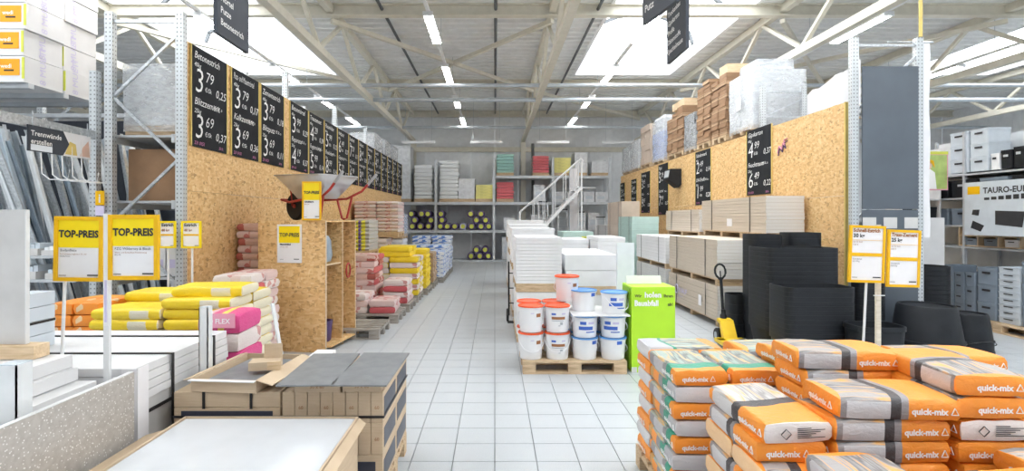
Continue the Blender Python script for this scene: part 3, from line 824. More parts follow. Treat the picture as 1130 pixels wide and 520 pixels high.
for k, (u1, u0, vt, vb) in enumerate([(852, 825, 141, 215), (785, 768, 166, 226), (738, 727, 181, 237), (718, 708, 190, 235), (703, 697, 198, 237), (690, 685, 202, 236)]):
    ya, yb = XO * FX / (u1 - CU), XO * FX / (u0 - CU); ym = (ya + yb) / 2
    chalkboard('narrow chalkboard on the right partition, %s one counted from the grey panel' % ORD[k + 1], XO - .003, ya, yb, pz((vb), ym), pz((vt), ym), -1, H2[k], k)
# dark wedge-shaped loudspeaker on the partition
ym = XO * FX / (749 - CU)
t = thing('wall_speaker', 'dark wedge shaped box fixed to the OSB between two chalkboards', 'speaker', (XO, ym, pz(196, ym)))
b = MB().prism([(-.35, -.05), (-.06, -.28), (0, -.2), (0, .22), (-.30, .22)], .42, 'black_plastic'); put('cabinet', b.fix('cabinet'), t, (0, -.21, 0))
put('grille', MB().prism([(-.345, .0), (-.31, .0), (-.285, .18), (-.32, .18)], .36, 'rack_steel').fix('grille'), t, (0, -.18, 0))
# pink and white chalk doodle on the OSB
ym = XO * FX / (864 - CU)
t = thing('paint_doodle', 'small pink and white painted flourish on bare OSB', 'doodle', (XO - .004, ym, pz(168, ym)), R(-90))
b = MB()
pts = [(-.16, .0), (-.10, .12), (-.02, .05), (.02, .16), (.08, .10), (.05, .20), (.15, .22)]
for p, q in zip(pts, pts[1:]): b.bar((p[0], 0, p[1]), (q[0], 0, q[1]), .035, .006, 'pink_label')
put('stroke', b.mesh('stroke'), t)
b = MB()
for p, q in zip(pts, pts[1:]): b.bar((p[0] + .02, -.003, p[1] - .05), (q[0] + .01, -.003, q[1] - .04), .02, .006, 'purple_foil')
put('shadow_stroke', b.mesh('shadow_stroke'), t)

# ---- goods on top of the right rack
ZT = ZO + .03
rb = thing('rack_beam', 'steel rack beam along the top of the right OSB partition', 'beam', (XO + .08, 7.6, ZO - .10))
bx('beam', 'rack_steel', -.03, .03, 0, 13.3, 0, .10, rb)
for k in range(16): bx('crossbar', 'pallet_wood', -.02, 1.15, .2 + k * .86, .3 + k * .86, .10, .125, rb)
def load(name, label, cat, x0, x1, y0, y1, z0, parts, group=None):
    t = thing(name, label, cat, ((x0 + x1) / 2, (y0 + y1) / 2, z0), group=group)
    lx, ly = x1 - x0, y1 - y0
    b = MB()
    for s in (-1, 0, 1):
        b.box(-lx / 2, lx / 2, s * (ly / 2 - .06) - .05, s * (ly / 2 - .06) + .05, 0, .09, 'pallet_wood')
    b.box(-lx / 2, lx / 2, -ly / 2, ly / 2, .09, .13, 'pallet_wood'); put('pallet', b.mesh('pallet'), t)
    parts(t, lx, ly); return t
def film(t, lx, ly, z0, z1, g=.02, seed=0):
    b = MB(); n = 4; secs = []
    for i in range(n + 1): z = z0 + (z1 - z0) * i / n; q = g + .02 * noise.noise(Vector((seed, z * 2, 0))); secs.append((lx / 2 + q, ly / 2 + q, z))
    secs.append((lx / 2 - .04, ly / 2 - .04, z1 + .015))
    put('shrink_film', b.rrect_loft(secs, .06, 3, 'shrink_film', cap=(False, True)).fix('shrink_film', True), t)
def boxes(mat, nx, ny, nz, h, jit=.01, name='carton', gap=.006):
    def f(t, lx, ly):
        for k in range(nz):
            for i in range(nx):
                for j in range(ny):
                    dx, dy = lx / nx, ly / ny; ox = random.uniform(-jit, jit)
                    bx(name, mat, -lx / 2 + i * dx + gap + ox, -lx / 2 + (i + 1) * dx - gap + ox, -ly / 2 + j * dy + gap, -ly / 2 + (j + 1) * dy - gap, .13 + k * h, .13 + (k + 1) * h - .004, t)
    return f
def N1(t, lx, ly):
    boxes('wrapped_white', 2, 2, 3, .36, .03, 'sack')(t, lx, ly)
    bx('sack', 'wrapped_white', -.35, .30, -.30, .30, 1.22, 1.42, t); film(t, lx, ly, .05, 1.2, .03); film(t, lx * .75, ly * .75, 1.2, 1.44, .0, 3)
    bx('paper_label', 'white_paper', -lx / 2 - .06, -lx / 2 - .055, -.1, .1, .5, .75, t)
load('wrapped_load', 'white film wrapped pallet on the right rack, nearest to the grey panel', 'pallet load', XO, XO + 1.0, 10.2, 11.2, ZT, N1, 'goods on the right rack')
def cart_stack(ncol, n, h, top=None):
    def f(t, lx, ly):
        for j in range(ncol):
            for k in range(n - j):
                o = random.uniform(-.02, .02); dy = ly / ncol
                bx('carton', 'brown_carton' if k % 3 else 'carton_layers', -lx / 2 + o, lx / 2 + o, -ly / 2 + j * dy + .008, -ly / 2 + (j + 1) * dy - .008, .13 + k * h, .13 + (k + 1) * h - .006, t, rot=(0, 0, R(random.uniform(-1.5, 1.5))))
        if top: bx('open_carton', 'pale_wood', -lx / 2 + .05, lx / 2 - .1, -ly / 2 + .05, ly / 2 - .3, .13 + n * h, .13 + n * h + .2, t)
    return f
load('carton_load', 'tall pallet of flat brown cartons on the right rack, second from grey panel', 'pallet load', XO, XO + .8, 11.4, 12.15, ZT, cart_stack(2, 15, .09, 1), 'goods on the right rack')
load('carton_load', 'brown carton pallet with orange sticker, in the middle of the right rack', 'pallet load', XO, XO + .8, 12.25, 13.05, ZT, cart_stack(2, 16, .09), 'goods on the right rack')
def N3(t, lx, ly):
    boxes('black_plastic', 1, 2, 3, .28, .02, 'bundle')(t, lx, ly); boxes('wrapped_white', 1, 1, 1, .3, .02, 'bundle')(t, lx * .8, ly * .8); film(t, lx, ly, .05, .98, .02, 5)
load('wrapped_load', 'black and white film wrapped pallet between the carton stacks', 'pallet load', XO, XO + .8, 13.15, 13.9, ZT, N3, 'goods on the right rack')
load('carton_load', 'brown carton pallet beyond the black and white wrapped one', 'pallet load', XO, XO + .8, 14.0, 15.3, ZT, cart_stack(3, 12, .10, 1), 'goods on the right rack')
load('wrapped_load', 'blue and white film wrapped pallet beyond the brown cartons', 'pallet load', XO, XO + .8, 15.6, 16.7, ZT, lambda t, lx, ly: (boxes('blue_film', 1, 2, 5, .16, .02, 'package')(t, lx, ly), boxes('wrapped_white', 1, 1, 8, .16, .01, 'package')(t, lx * .9, ly * .9), film(t, lx, ly, .05, 1.3, .02, 9)), 'goods on the right rack')
load('carton_load', 'greenish brown pallet load next to the blue wrapped one', 'pallet load', XO, XO + .8, 17.0, 18.1, ZT, boxes('beige_board', 1, 2, 6, .21, .02), 'goods on the right rack')
load('wrapped_load', 'white wrapped pallet last but one on the right rack', 'pallet load', XO, XO + .8, 18.3, 19.3, ZT, lambda t, lx, ly: (boxes('wrapped_white', 1, 2, 4, .24, .03, 'package')(t, lx, ly), film(t, lx, ly, .05, 1.05, .03, 2)), 'goods on the right rack')
load('wrapped_load', 'white wrapped pallet at the far end of the right rack', 'pallet load', XO, XO + .8, 19.5, 20.6, ZT, lambda t, lx, ly: (boxes('wrapped_white', 1, 2, 4, .22, .03, 'package')(t, lx, ly), film(t, lx, ly, .05, 1.0, .03, 6)), 'goods on the right rack')
rack_upright('galvanised rack frame between film wrapped goods above the right partition', XO + .08, XO + .85, 10.0, ZO + .85, ZO + .03)

# ================================================================== gypsum board stacks (right aisle)
def board_stack(label, x0, x1, y0, y1, z0, z1, side='gypsum_side', end='gypsum_end', n=None, pal=True, text=None, bands=True, name='gypsum_board_stack'):
    t = thing(name, label, 'board stack', ((x0 + x1) / 2, (y0 + y1) / 2, z0), group='pallets of gypsum boards')
    lx, ly = x1 - x0, y1 - y0; h = z1 - z0; p = .11 if pal else 0
    if pal:
        nb = max(3, int(ly / .6))
        for k in range(nb):
            y = -ly / 2 + .08 + k * (ly - .16) / (nb - 1)
            bx('bearer', 'pallet_wood', -lx / 2 + .02, lx / 2 - .02, y - .05, y + .05, 0, .088, t)
        bx('base_board', 'pallet_wood', -lx / 2 + .01, lx / 2 - .01, -ly / 2 + .01, ly / 2 - .01, .088, .11, t)
    n = n or max(4, int((h - p) / .05))
    d = (h - p) / n
    for k in range(n):
        o = random.uniform(-.006, .006)
        key = ('gb', side, end, round(lx, 2), round(ly, 2), round(d, 3))
        if key not in _BX:
            b = MB().box(-lx / 2, lx / 2, -ly / 2, ly / 2, 0, d - .003, side); b.mi(end)
            b.m[2] = b.mi(end); b.m[3] = b.mi(end); b.m[1] = b.mi(side)
            _BX[key] = b.mesh('board')
        put('board', _BX[key], t, (o, random.uniform(-.006, .006), p + k * d))
    if bands:
        for y in (-ly * .3, ly * .3): bx('strap', 'black_strap', -lx / 2 - .012, -lx / 2 - .009, y - .01, y + .01, p, h, t)
    return t
XG = 3.55
st = board_stack('lowest beige gypsum board pallet in the near stack with blue print', XG, XG + 1.25, 8.4, 10.75, 0, pz(316, 8.4))
b = MB().text('KNAUF', .13, Matrix.Translation((0, 0, 0)), 'pale_print', bold=.003).text('Bauplatten', .05, Matrix.Translation((0, 0, -.08)), 'pale_print')
for k in range(12): b.bar((-.12 + .07 * cos(k * .52), 0, .05 + .09 * sin(k * .52)), (-.12 + .07 * cos(k * .52 + .52), 0, .05 + .09 * sin(k * .52 + .52)), .018, .003, 'pale_print')
put('printed_mark', b.mesh('printed_mark'), st, (-.645, .55, .33), (0, 0, R(-90)))
bx('paper_label', 'white_paper', -.642, -.638, -.55, -.42, .24, .42, st)
board_stack('beige gypsum board pallet stacked second in the near stack', XG, XG + 1.25, 8.42, 10.72, pz(316, 8.4), pz(265, 8.4))
s3 = board_stack('long gypsum board pallet topmost and set back by the OSB', 4.32, 4.93, 8.4, 11.0, pz(265, 8.4) , pz(216, 8.4))
bx('paper_label', 'white_paper', -.312, -.308, -.1, .1, .2, .34, s3)
board_stack('white gypsum board pallet on the floor behind the blue printed one', XG, XG + 1.25, 10.95, 13.2, 0, pz(297, 10.95), 'grey_paper', 'white_carton')
board_stack('white gypsum board pallet stacked in the second row', XG, XG + 1.25, 10.95, 13.2, pz(297, 10.95), pz(262, 10.95), 'white_paper', 'white_carton', n=8)
board_stack('pale gypsum board pallet topmost in the second row', 4.32, 4.93, 11.15, 13.3, pz(262, 10.95), pz(231, 11.1))
board_stack('mint green moisture resistant board stack beyond the white ones', 3.52, 4.20, 13.5, 15.0, 0, pz(239, 13.5), 'mint_board', 'mint_board', n=10)
board_stack('upright beige board package beside the mint green stack', 3.68, 4.20, 15.3, 17.2, 0, pz(222, 15.3), 'beige_board', 'beige_board', n=3)
board_stack('pale board stack at the far end of the right aisle', XG + .2, XG + 1.3, 17.4, 19.4, 0, 1.5, 'grey_paper', 'white_carton', n=8)

# ================================================================== yellow pallet truck
t = thing('pallet_truck', 'yellow hand pallet truck with black handle parked at gypsum boards', 'pallet truck', (px(800, 7.35), 7.35, 0), R(-92))
# local: +x forks point away from the handle
for y in (-.11, .11):
    b = MB().prism([(.10, .055), (1.15, .055), (1.22, .075), (1.15, .10), (.10, .10)], .15, 'truck_yellow'); put('fork', b.fix('fork'), t, (0, y - .075, 0))
    put('load_roller', MB().lathe([(.035, -.05), (.035, .05)], 10, 'black_rubber', Matrix.Rotation(R(90), 4, 'X')).fix('load_roller', True), t, (1.02, y, .036))
b = MB().prism([(.12, .06), (.30, .055), (.30, .10), (.20, .11), (.06, .33), (-.06, .34), (-.06, .30), (.03, .28)], .18, 'truck_yellow'); put('chassis', b.fix('chassis'), t, (0, -.09, 0)); bx('crosshead', 'truck_yellow', .16, .26, -.18, .18, .055, .10, t)
for y in (-.075, .075):
    w_ = put('steer_wheel', MB().lathe([(.09, -.03), (.1, -.02), (.1, .02), (.09, .03)], 18, 'black_rubber', Matrix.Rotation(R(90), 4, 'X')).fix('steer_wheel', True), t, (-.06, y, .1))
    put('hub', MB().lathe([(.05, -.034), (.05, .034)], 12, 'grey_pipe', Matrix.Rotation(R(90), 4, 'X')).fix('hub', True), w_)
put('pump', MB().lathe([(.045, .12), (.045, .38), (.03, .40), (.03, .46)], 12, 'black_plastic').fix('pump', True), t, (-.06, 0, 0))
put('drawbar', MB().tube([(-.06, 0, .36), (-.12, 0, .75), (-.15, 0, .90)], .022, 8, 'black_plastic').fix('drawbar', True), t)
lp = [(-.15, 0, .86)] + [(-.15 - .02 * (1 - cos(a)) , .075 * sin(a), .985 - .10 * cos(a)) for a in [pi * 2 * i / 14 for i in range(1, 14)]] + [(-.15, 0, .86)]
put('handle_loop', MB().tube(lp, .015, 8, 'black_plastic').fix('handle_loop', True), t)
put('lever', MB().tube([(-.15, 0, .88), (-.17, 0, .99)], .009, 6, 'black_plastic').fix('lever', True), t)

# ================================================================== black mortar tubs
def tub_stack(label, cx, cy, hx, hy, zt, n, rot=0, lip=.03):
    """tightly nested rectangular tubs, open side up; the rims sit one on the other and make a smooth block"""
    h = .34; st_ = (zt - h) / max(1, n - 1) if n > 1 else 0; hh = h if n > 1 else zt
    rim = (st_ - .0015) if n > 1 else .05
    key = ('tub', hx, hy, round(hh, 3), round(rim, 3))
    if key not in _BX:
        b = MB().rrect_loft([(hx * .88, hy * .86, 0), (hx * .965, hy * .96, hh - rim - .004), (hx, hy, hh - rim), (hx * 1.0, hy * 1.0, hh - .004), (hx * .997, hy * .997, hh), (hx * .955, hy * .95, hh), (hx * .87, hy * .85, .015)], .10, 5, 'black_plastic', cap=(True, True))
        _BX[key] = b.fix('mortar_tub', True)
    for k in range(n):
        o = put('mortar_tub', _BX[key], None, (cx, cy, k * st_), (0, 0, R(rot)))
        tag(o, '%s, %s' % (label, 'the single tub' if n == 1 else ('topmost tub' if k == n - 1 else ORD[n - k] + ' tub from the top')), 'tub', 'nested black mortar tubs')
def xy(u0, u1, Y): return (px(u0, Y) + px(u1, Y)) / 2, (px(u1, Y) - px(u0, Y)) / 2
Y = 6.75; c, h = xy(848, 929, Y); tub_stack('big black mortar tubs nested in the tall stack', c, Y + .30, h, .30, pz(274, Y), 18)
Y = 6.1; c, h = xy(870, 948, Y); tub_stack('black mortar tubs nested in the near low stack', c, Y + .25, h, .25, pz(318, Y), 12)
Y = 7.3; c, h = xy(833, 866, Y); tub_stack('slim black tubs nested behind the tall stack', c, Y + .22, h, .22, pz(259, Y), 16)
Y = 7.4; c, h = xy(874, 910, Y); tub_stack('black tubs standing up behind the middle of the tall stack', c, Y + .2, h, .2, pz(257, Y), 16)
Y = 7.62; c, h = xy(808, 833, Y); tub_stack('small black tubs beside the pallet truck', c, Y + .18, h, .16, pz(326, Y), 3)
Y = 5.7; c, h = xy(952, 1006, Y); tub_stack('low black trough under the price signs', c, Y + .2, h, .2, pz(362, Y) if pz(362, Y) > .2 else .4, 1)
Y = 6.65; c, h = xy(950, 980, Y); tub_stack('black tubs nested behind the amber price signs', c, Y + .12, h, .14, pz(312, Y), 9)
def round_bucket(label, cx, cy, r, hh):
    """big round builder's bucket standing upside down"""
    b = MB().lathe([(r, 0), (r, .05), (r * .97, .06), (r * .97, hh * .32), (r * 1.0, hh * .33), (r * 1.0, hh * .36), (r * .95, hh * .37), (r * .80, hh - .03), (r * .76, hh), (r * .70, hh), (r * .69, hh - .02)], 32, 'black_plastic')
    o = b.obj('round_bucket', None, (cx, cy, 0), smooth=True); tag(o, label, 'bucket', 'upturned black buckets')
    put('bail_handle', MB().tube([(r * .99 * cos(a), r * .99 * sin(a) - .02, .10 + .1 * sin(a) ** 2) for a in [pi + pi * i / 12 for i in range(13)]], .006, 6, 'black_strap').fix('bail_handle', True), o)
Y = 6.3; c, h = xy(988, 1056, Y + .3); round_bucket('large upturned black round bucket at the near end of the row', c, Y + .3, h, pz(336, Y + .3))
Y = 6.6; c, h = xy(1048, 1094, Y + .2); round_bucket('smaller upturned black round bucket next to the large one', c, Y + .25, h, pz(346, Y + .2))
Y = 7.45; c, h = xy(998, 1042, Y); b = MB()
secs = [(h, 0)]
nn = 13
for k in range(nn): z0 = .2 + k * (pz(293, Y) - .2) / nn; secs += [(h, z0), (h * .97, z0 + .01), (h * .97, z0 + .10)]
for k in range(nn):
    z0 = k * (pz(293, Y) - .32) / (nn - 1)
    key = ('rb', round(h, 2))
    if key not in _BX: _BX[key] = MB().lathe([(h * .82, 0), (h * .97, .27), (h, .268), (h, .32), (h * .95, .32), (h * .80, .02)], 28, 'black_plastic').fix('mason_bucket', True)
    tag(put('mason_bucket', _BX[key], None, (c, Y, z0)), 'round black bucket nested in the stack behind upturned buckets, %s' % ('topmost' if k == nn - 1 else ORD[nn - k] + ' from top'), 'bucket', 'nested round black buckets')

# ================================================================== storage box shelving at the right edge
XS = 8.2
sh = thing('shelving', 'grey shelving unit with storage boxes along the right side aisle', 'shelving', (XS, 6.6, 0))
LV = [.12, 1.08, 1.62, 2.12, CH + .0976 * XS + .0, 3.5]
for y in (0, 1.3, 2.6, 3.9):
    for x in (0, .6): bx('post', 'rack_steel', x - .025, x + .025, y - .02, y + .02, 0, 3.25, sh)
for z in (.12, 1.25, 1.62, 2.10, CH + .0976 * XS - .03): bx('shelf_board', 'rack_steel', -.03, .63, -.02, 3.92, z - .03, z, sh)
bx('back_panel', 'wall_panel', .62, .64, -.02, 3.92, .1, 3.2, sh)
def crate(name, m, label, x0, x1, y0, y1, z0, z1, front=True, group='storage boxes on the right shelving'):
    t = thing(name, label, 'box', ((x0 + x1) / 2, (y0 + y1) / 2, z0), group=group)
    hx, hy, h = (x1 - x0) / 2, (y1 - y0) / 2, z1 - z0
    put('body', MB().rrect_loft([(hx * .95, hy * .95, 0), (hx * .97, hy * .97, h * .84), (hx, hy, h * .85), (hx, hy, h - .004), (hx * .96, hy * .96, h - .004), (hx * .92, hy * .92, h * .5)], .02, 3, m).fix('body'), t)
    bx('grip', 'ink' if m != 'black_plastic' else 'rack_steel', -hx - .006, -hx - .001, -hy * .4, hy * .4, h * .62, h * .74, t)
    return t
zS = CH + .0976 * XS
cnt = 0
for (u0, u1, rows, m, hgt) in [(1047, 1069, 3, 'crate_pale', .24), (1069, 1091, 3, 'crate_pale', .24)]:
    ya, yb = XS * FX / (u1 - CU), XS * FX / (u0 - CU)
    for k in range(rows):
        cnt += 1
        crate('storage_box', m, 'pale blue clear box on top shelf, %s column by the poster, %s from shelf' % (ORD[1 + (u0 > 1050)], ORD[k + 1]), XS, XS + .4, ya + .01, yb - .01, zS + k * hgt, zS + (k + 1) * hgt)
for i, (u0, u1, m, z) in enumerate([(1092, 1103, 'white_plastic', .27), (1103, 1117, 'black_plastic', .30), (1117, 1131, 'black_plastic', .33)]):
    ya, yb = XS * FX / (u1 - CU), XS * FX / (u0 - CU)
    crate('storage_box', m, ['white box on the top shelf between clear and black boxes', 'black box on the top shelf, left of two', 'black box on the top shelf at the picture edge'][i], XS, XS + .4, ya + .01, yb - .01, zS, zS + z)
for i in range(6):
    ya = 6.75 + i * .56; crate('storage_box', 'black_plastic' if i % 3 else 'crate_grey', 'dark box on the shelf under the clear boxes, %s from the picture edge' % ORD[i + 1], XS, XS + .4, ya, ya + .5, 2.10, 2.10 + .32)
for i in range(6):
    ya = 6.75 + i * .56; crate('storage_box', 'crate_grey', 'grey box on the shelf behind the big sign, %s from the picture edge' % ORD[i + 1], XS, XS + .4, ya, ya + .5, 1.62, 1.62 + .30)
# sign board in front of the shelves
XT = 7.95; ya, yb = XT * FX / (1140 - CU) - .5, XT * FX / (1065 - CU); zt_, zb_ = CH + .075 * XT, CH - .035 * XT
t = thing('box_sign', 'big pale sign board advertising grey euro boxes on the shelving', 'sign', (XT, (ya + yb) / 2, zb_), R(-90)); w = yb - ya; h = zt_ - zb_
bx('sign_board', 'crate_pale', -w / 2, w / 2, -.01, .01, 0, h, t)
[bx('bracket', 'rack_steel', s - .02, s + .02, .01, .24, .3, .34, t) for s in (-w * .35, w * .35)]
bx('gold_badge', 'sign_amber', -w / 2 + .06, -w / 2 + .28, -.014, -.01, h - .20, h - .07, t)
b = MB().text('TAURO-EUROBOXEN', .13, Matrix.Translation((-w / 2 + .34, -.013, h - .19)), 'ink', bold=.004)
for k in range(7): b.box(-w / 2 + .36 + k * .12, -w / 2 + .45 + k * .12, -.013, -.012, h - .30, h - .26 + .008 * k, 'ink')
b.text('Stück', .06, Matrix.Translation((w / 2 - .25, -.013, .1)), 'ink'); put('lettering', b.mesh('lettering'), t)
b = MB().prism([(-w / 2 + .55, .18), (-w / 2 + .98, .14), (-w / 2 + 1.02, .38), (-w / 2 + .55, .40)], .003, 'ink').prism([(-w / 2 + .12, .12), (-w / 2 + .30, .06), (-w / 2 + .36, .16), (-w / 2 + .16, .24)], .003, 'ink').prism([(-w / 2 + .14, .34), (-w / 2 + .26, .32), (-w / 2 + .28, .42), (-w / 2 + .16, .42)], .003, 'ink')
put('box_pictures', b.mesh('box_pictures'), t, (0, -.015, 0))
# stacked drawers and crates on pallets along the floor
XC = 7.75
cols = [(1038, 1052, 292, 4, 'crate_grey'), (1052, 1064, 300, 4, 'crate_grey'), (1064, 1076, 300, 3, 'crate_grey'), (1077, 1100, 295, 3, 'crate_grey'), (1100, 1126, 295, 9, 'crate_pale'), (1126, 1160, 290, 3, 'crate_grey')]
for i, (u0, u1, vt, n, m) in enumerate(cols):
    ya, yb = XC * FX / (u1 - CU), XC * FX / (u0 - CU); ym = (ya + yb) / 2; z1 = pz(vt, ym); z0 = .146; hh = (z1 - z0) / n
    for k in range(n):
        crate('storage_crate', m, 'grey drawer crate on the floor pallet, %s column from the buckets, %s up' % (ORD[i + 1], ORD[k + 1]), XC, XC + .42, ya + .008, yb - .008, z0 + k * hh, z0 + (k + 1) * hh, group='crates stacked on floor pallets')
pallet('pallet under the grey drawer crates, nearer the camera', (XC + .25, 7.45, 0), R(90), lx=1.2, ly=.8)
pallet('pallet under the grey drawer crates, further away', (XC + .25, 8.72, 0), R(90), lx=1.2, ly=.8)
# compartment rack, white cartons and a shelf behind the buckets
t = thing('compartment_rack', 'small open rack with compartments on the middle shelf', 'rack', (XS - .02, 8.75, 1.26))
for z in (0, .17, .34): bx('shelf_board', 'pale_wood', 0, .3, -.55, .55, z, z + .015, t)
for y in (-.55, -.18, .18, .54): bx('divider', 'pale_wood', 0, .3, y, y + .015, .015, .34, t)
for i in range(3): crate('parts_bin', 'crate_grey' if i else 'white_plastic', 'small parts bin in the compartment rack, %s from the picture edge' % ORD[i + 1], XS, XS + .25, 8.25 + i * .36, 8.50 + i * .36, 1.276, 1.40, group='bins in the compartment rack')
t = thing('white_carton', 'white carton on the floor behind the amber price signs', 'carton', (px(1022, 8.6), 8.8, 0)); bx('body', 'white_carton', -.3, .3, -.2, .2, 0, 1.75, t); bx('tape_strip', 'tape', -.03, .03, -.202, .202, 1.75, 1.753, t)
# poster
t = thing('poster', 'framed poster of a person in a garden above the white carton', 'poster', (px(1030, 9.0), 9.0, 2.22)); w = .25
bx('frame_board', 'pink_label', -w, w, 0, .02, 0, .66, t); bx('picture_ground', 'leaf_print', -w + .02, w - .02, -.004, 0, .02, .60, t)
b = MB().prism([(-.2, .02), (.05, .02), (.02, .30), (-.06, .36), (-.16, .30)], .002, 'white_ink').prism([(-.10 + .07 * cos(a), .43 + .085 * sin(a)) for a in [2 * pi * i / 12 for i in range(12)]], .002, 'skin_print')
b.prism([(-.17, .40), (-.10, .54), (.0, .50), (.02, .38), (-.03, .45), (-.12, .48)], .003, 'sign_amber')
put('figure_print', b.fix('figure_print'), t, (0, -.008, 0)); bx('yellow_band', 'lime_print', -w, w, -.005, 0, .61, .66, t)
for s in (-.2, .2): bx('standoff', 'rack_steel', s - .01, s + .01, .02, .57, .3, .32, t)
t = thing('display_shelf', 'low display shelf with dark bins below the poster', 'shelf', (7.72, 9.75, 0))
for z in (1.25, 1.66, 2.06): bx('shelf_board', 'white_paint', -.36, .36, -.2, .2, z, z + .03, t)
for x in (-.36, .34): bx('side_panel', 'white_paint', x, x + .02, -.2, .2, 0, 3.0, t)
for i in range(3): crate('storage_box', 'black_plastic', 'dark bin on the display shelf below the poster, %s from the grey panel' % ORD[i + 1], 7.40 + i * .23, 7.60 + i * .23, 9.6, 9.9, 1.69, 1.95)
# ================================================================== bucket pallet in the middle
YP = 5.88; xa, xb = px(577, YP), px(692, YP); cxp = (xa + xb) / 2
pallet('pallet carrying the white paint buckets', (cxp, YP + .42, 0), 0, lx=xb - xa, ly=.84)
def bucket(label, x, y, z, lid, h=.30, r=.142, logo=0, rz=0):
    t = thing('paint_bucket', label, 'bucket', (x, y, z), rz, 'white paint buckets on the pallet')
    k = ('bk', h, r)
    if k not in _BX: _BX[k] = MB().lathe([(r * .86, 0), (r * .87, .006), (r * .97, h * .88), (r * 1.02, h * .885), (r * 1.02, h * .915), (r * .98, h * .92), (r * .985, h * .96)], 28, 'white_plastic').fix('body', True)
    put('body', _BX[k], t)
    k = ('lid', h, lid, r)
    if k not in _BX: _BX[k] = MB().lathe([(r * 1.04, h * .945), (r * 1.05, h * .95), (r * 1.05, h * .985), (r * 1.02, h), (r * .95, h), (r * .93, h - .008)], 28, lid).fix('lid', True)
    put('lid', _BX[k], t)
    kh = ('hdl', h)
    if kh not in _BX: _BX[kh] = MB().tube([(r * 1.03 * cos(a), -r * 1.05 * abs(sin(a)) ** .8, h * .80 - .15 * abs(sin(a))) for a in [pi * i / 14 for i in range(15)]], .005, 6, 'white_plastic').fix('handle', True)
    put('handle', _BX[kh], t, rot=(0, 0, R(random.choice((0, 140, 200, 20)))))
    # printed label: bands curved round the wall
    k = ('lab', lid, logo)
    if k not in _BX:
        b = MB(); m1 = 'blue_print' if lid == 'blue_lid' else 'brown_print'
        def patch(a0, a1, z0, z1, m):
            n = 6; vs = []
            for i in range(n + 1):
                a = R(-90 + a0 + (a1 - a0) * i / n)
                for z in (z0, z1): rr = r * (.87 + .10 * (z / (h * .88))) + .002; vs.append((rr * cos(a), rr * sin(a), z))
            b.add(vs, [(2 * i, 2 * i + 2, 2 * i + 3, 2 * i + 1) for i in range(n)], m)
        if logo == 0:
            patch(18, 44, .175, .215, m1); patch(-10, 6, .215, .225, 'pale_print')
        elif logo == 1:
            patch(-30, 38, .150, .180, m1); patch(-30, -8, .200, .222, 'blue_print'); patch(20, 40, .205, .222, 'pale_print')
            patch(4, 14, .075, .085, 'grey_pipe'); patch(12, 26, .09, .12, 'grey_pipe'); patch(-30, 30, .132, .140, 'grey_pipe')
        else:
            patch(-45, 22, .09, .13, 'blue_print'); patch(-38, -10, .15, .185, 'blue_print'); patch(0, 28, .155, .18, 'pale_print'); patch(-10, 34, .06, .072, 'blue_print')
        _BX[k] = b.mesh('label_print')
    put('label_print', _BX[k], t)
    return t
z0 = .146; bh = .305; R1 = .152
gx = [xa + .10, xa + .402]; gb = [xb - .445, xb - .122]
for r_, yy in enumerate((YP + .17, YP + .49)):
    for k in range(2):
        for c in range(2):
            bucket('white bucket with red lid, %s row, %s column, %s level' % (('front', 'back')[r_], ('outer', 'inner')[c], ('lower', 'upper')[k]), gx[c], yy, z0 + k * bh, 'orange_red_lid', logo=(c + k) % 2 if k == 0 else c, rz=R(-4 if c else 6))
            bucket('white bucket with blue lid, %s row, %s column, %s level' % (('front', 'back')[r_], ('inner', 'outer')[c], ('lower', 'upper')[k]), gb[c], yy, z0 + k * .248, 'blue_lid', h=.245, r=.15, logo=2 if k else 0, rz=R(8 - 20 * c))
t2 = z0 + 2 * bh
bucket('white bucket standing alone on top of the red lidded ones', gx[1] + .15, YP + .45, t2, 'orange_red_lid', logo=0, rz=R(6))
tr = thing('cardboard_tray', 'white cardboard sheet between the layers of blue lidded buckets', 'sheet', ((gb[0] + gb[1]) / 2, YP + .34, z0 + .497)); bx('sheet', 'white_carton', -.32, .32, -.34, .32, 0, .012, tr)
for c in range(2): bucket('white bucket with blue lid on the top tier, %s one' % ('inner', 'outer')[c], gb[c] + .02, YP + .20 + .16 * (1 - c), z0 + .510, 'blue_lid', h=.245, r=.15, logo=2 if c else 0, rz=R(10))

# ================================================================== lime green waste box
YG = 5.95; x0, x1 = px(697, YG), px(745, YG); zt = pz(317, YG)
t = thing('waste_box', 'lime green cardboard box advertising building waste collection', 'box', ((x0 + x1) / 2, YG, 0)); w = (x1 - x0) / 2
bx('carton_body', 'lime_box', -w, w, 0, .42, .0, zt, t)
bx('inner_flap', 'white_carton', -w + .02, w - .06, .30, .31, zt, zt + .10, t, rot=(R(-20), 0, 0)); bx('side_flap', 'lime_dark', -w - .012, -w - .004, .05, .38, .04, zt - .02, t)
bx('base_band', 'white_carton', -w - .001, -w + .06, -.003, 0, .0, .06, t)
b = MB().text('Wir', .046, Matrix.Translation((-w + .035, -.004, zt - .115)), 'ink', bold=.001).text('holen', .085, Matrix.Translation((-w + .145, -.004, zt - .115)), 'white_ink', bold=.003).text('Ihren', .05, Matrix.Translation((w - .13, -.004, zt - .115)), 'ink', bold=.001)
b.text('Bauabfall', .088, Matrix.Translation((-w + .03, -.004, zt - .21)), 'white_ink', bold=.003, xs=.88).text('ab!', .05, Matrix.Translation((w - .085, -.004, zt - .21)), 'ink', bold=.001)
put('lettering', b.mesh('lettering'), t)

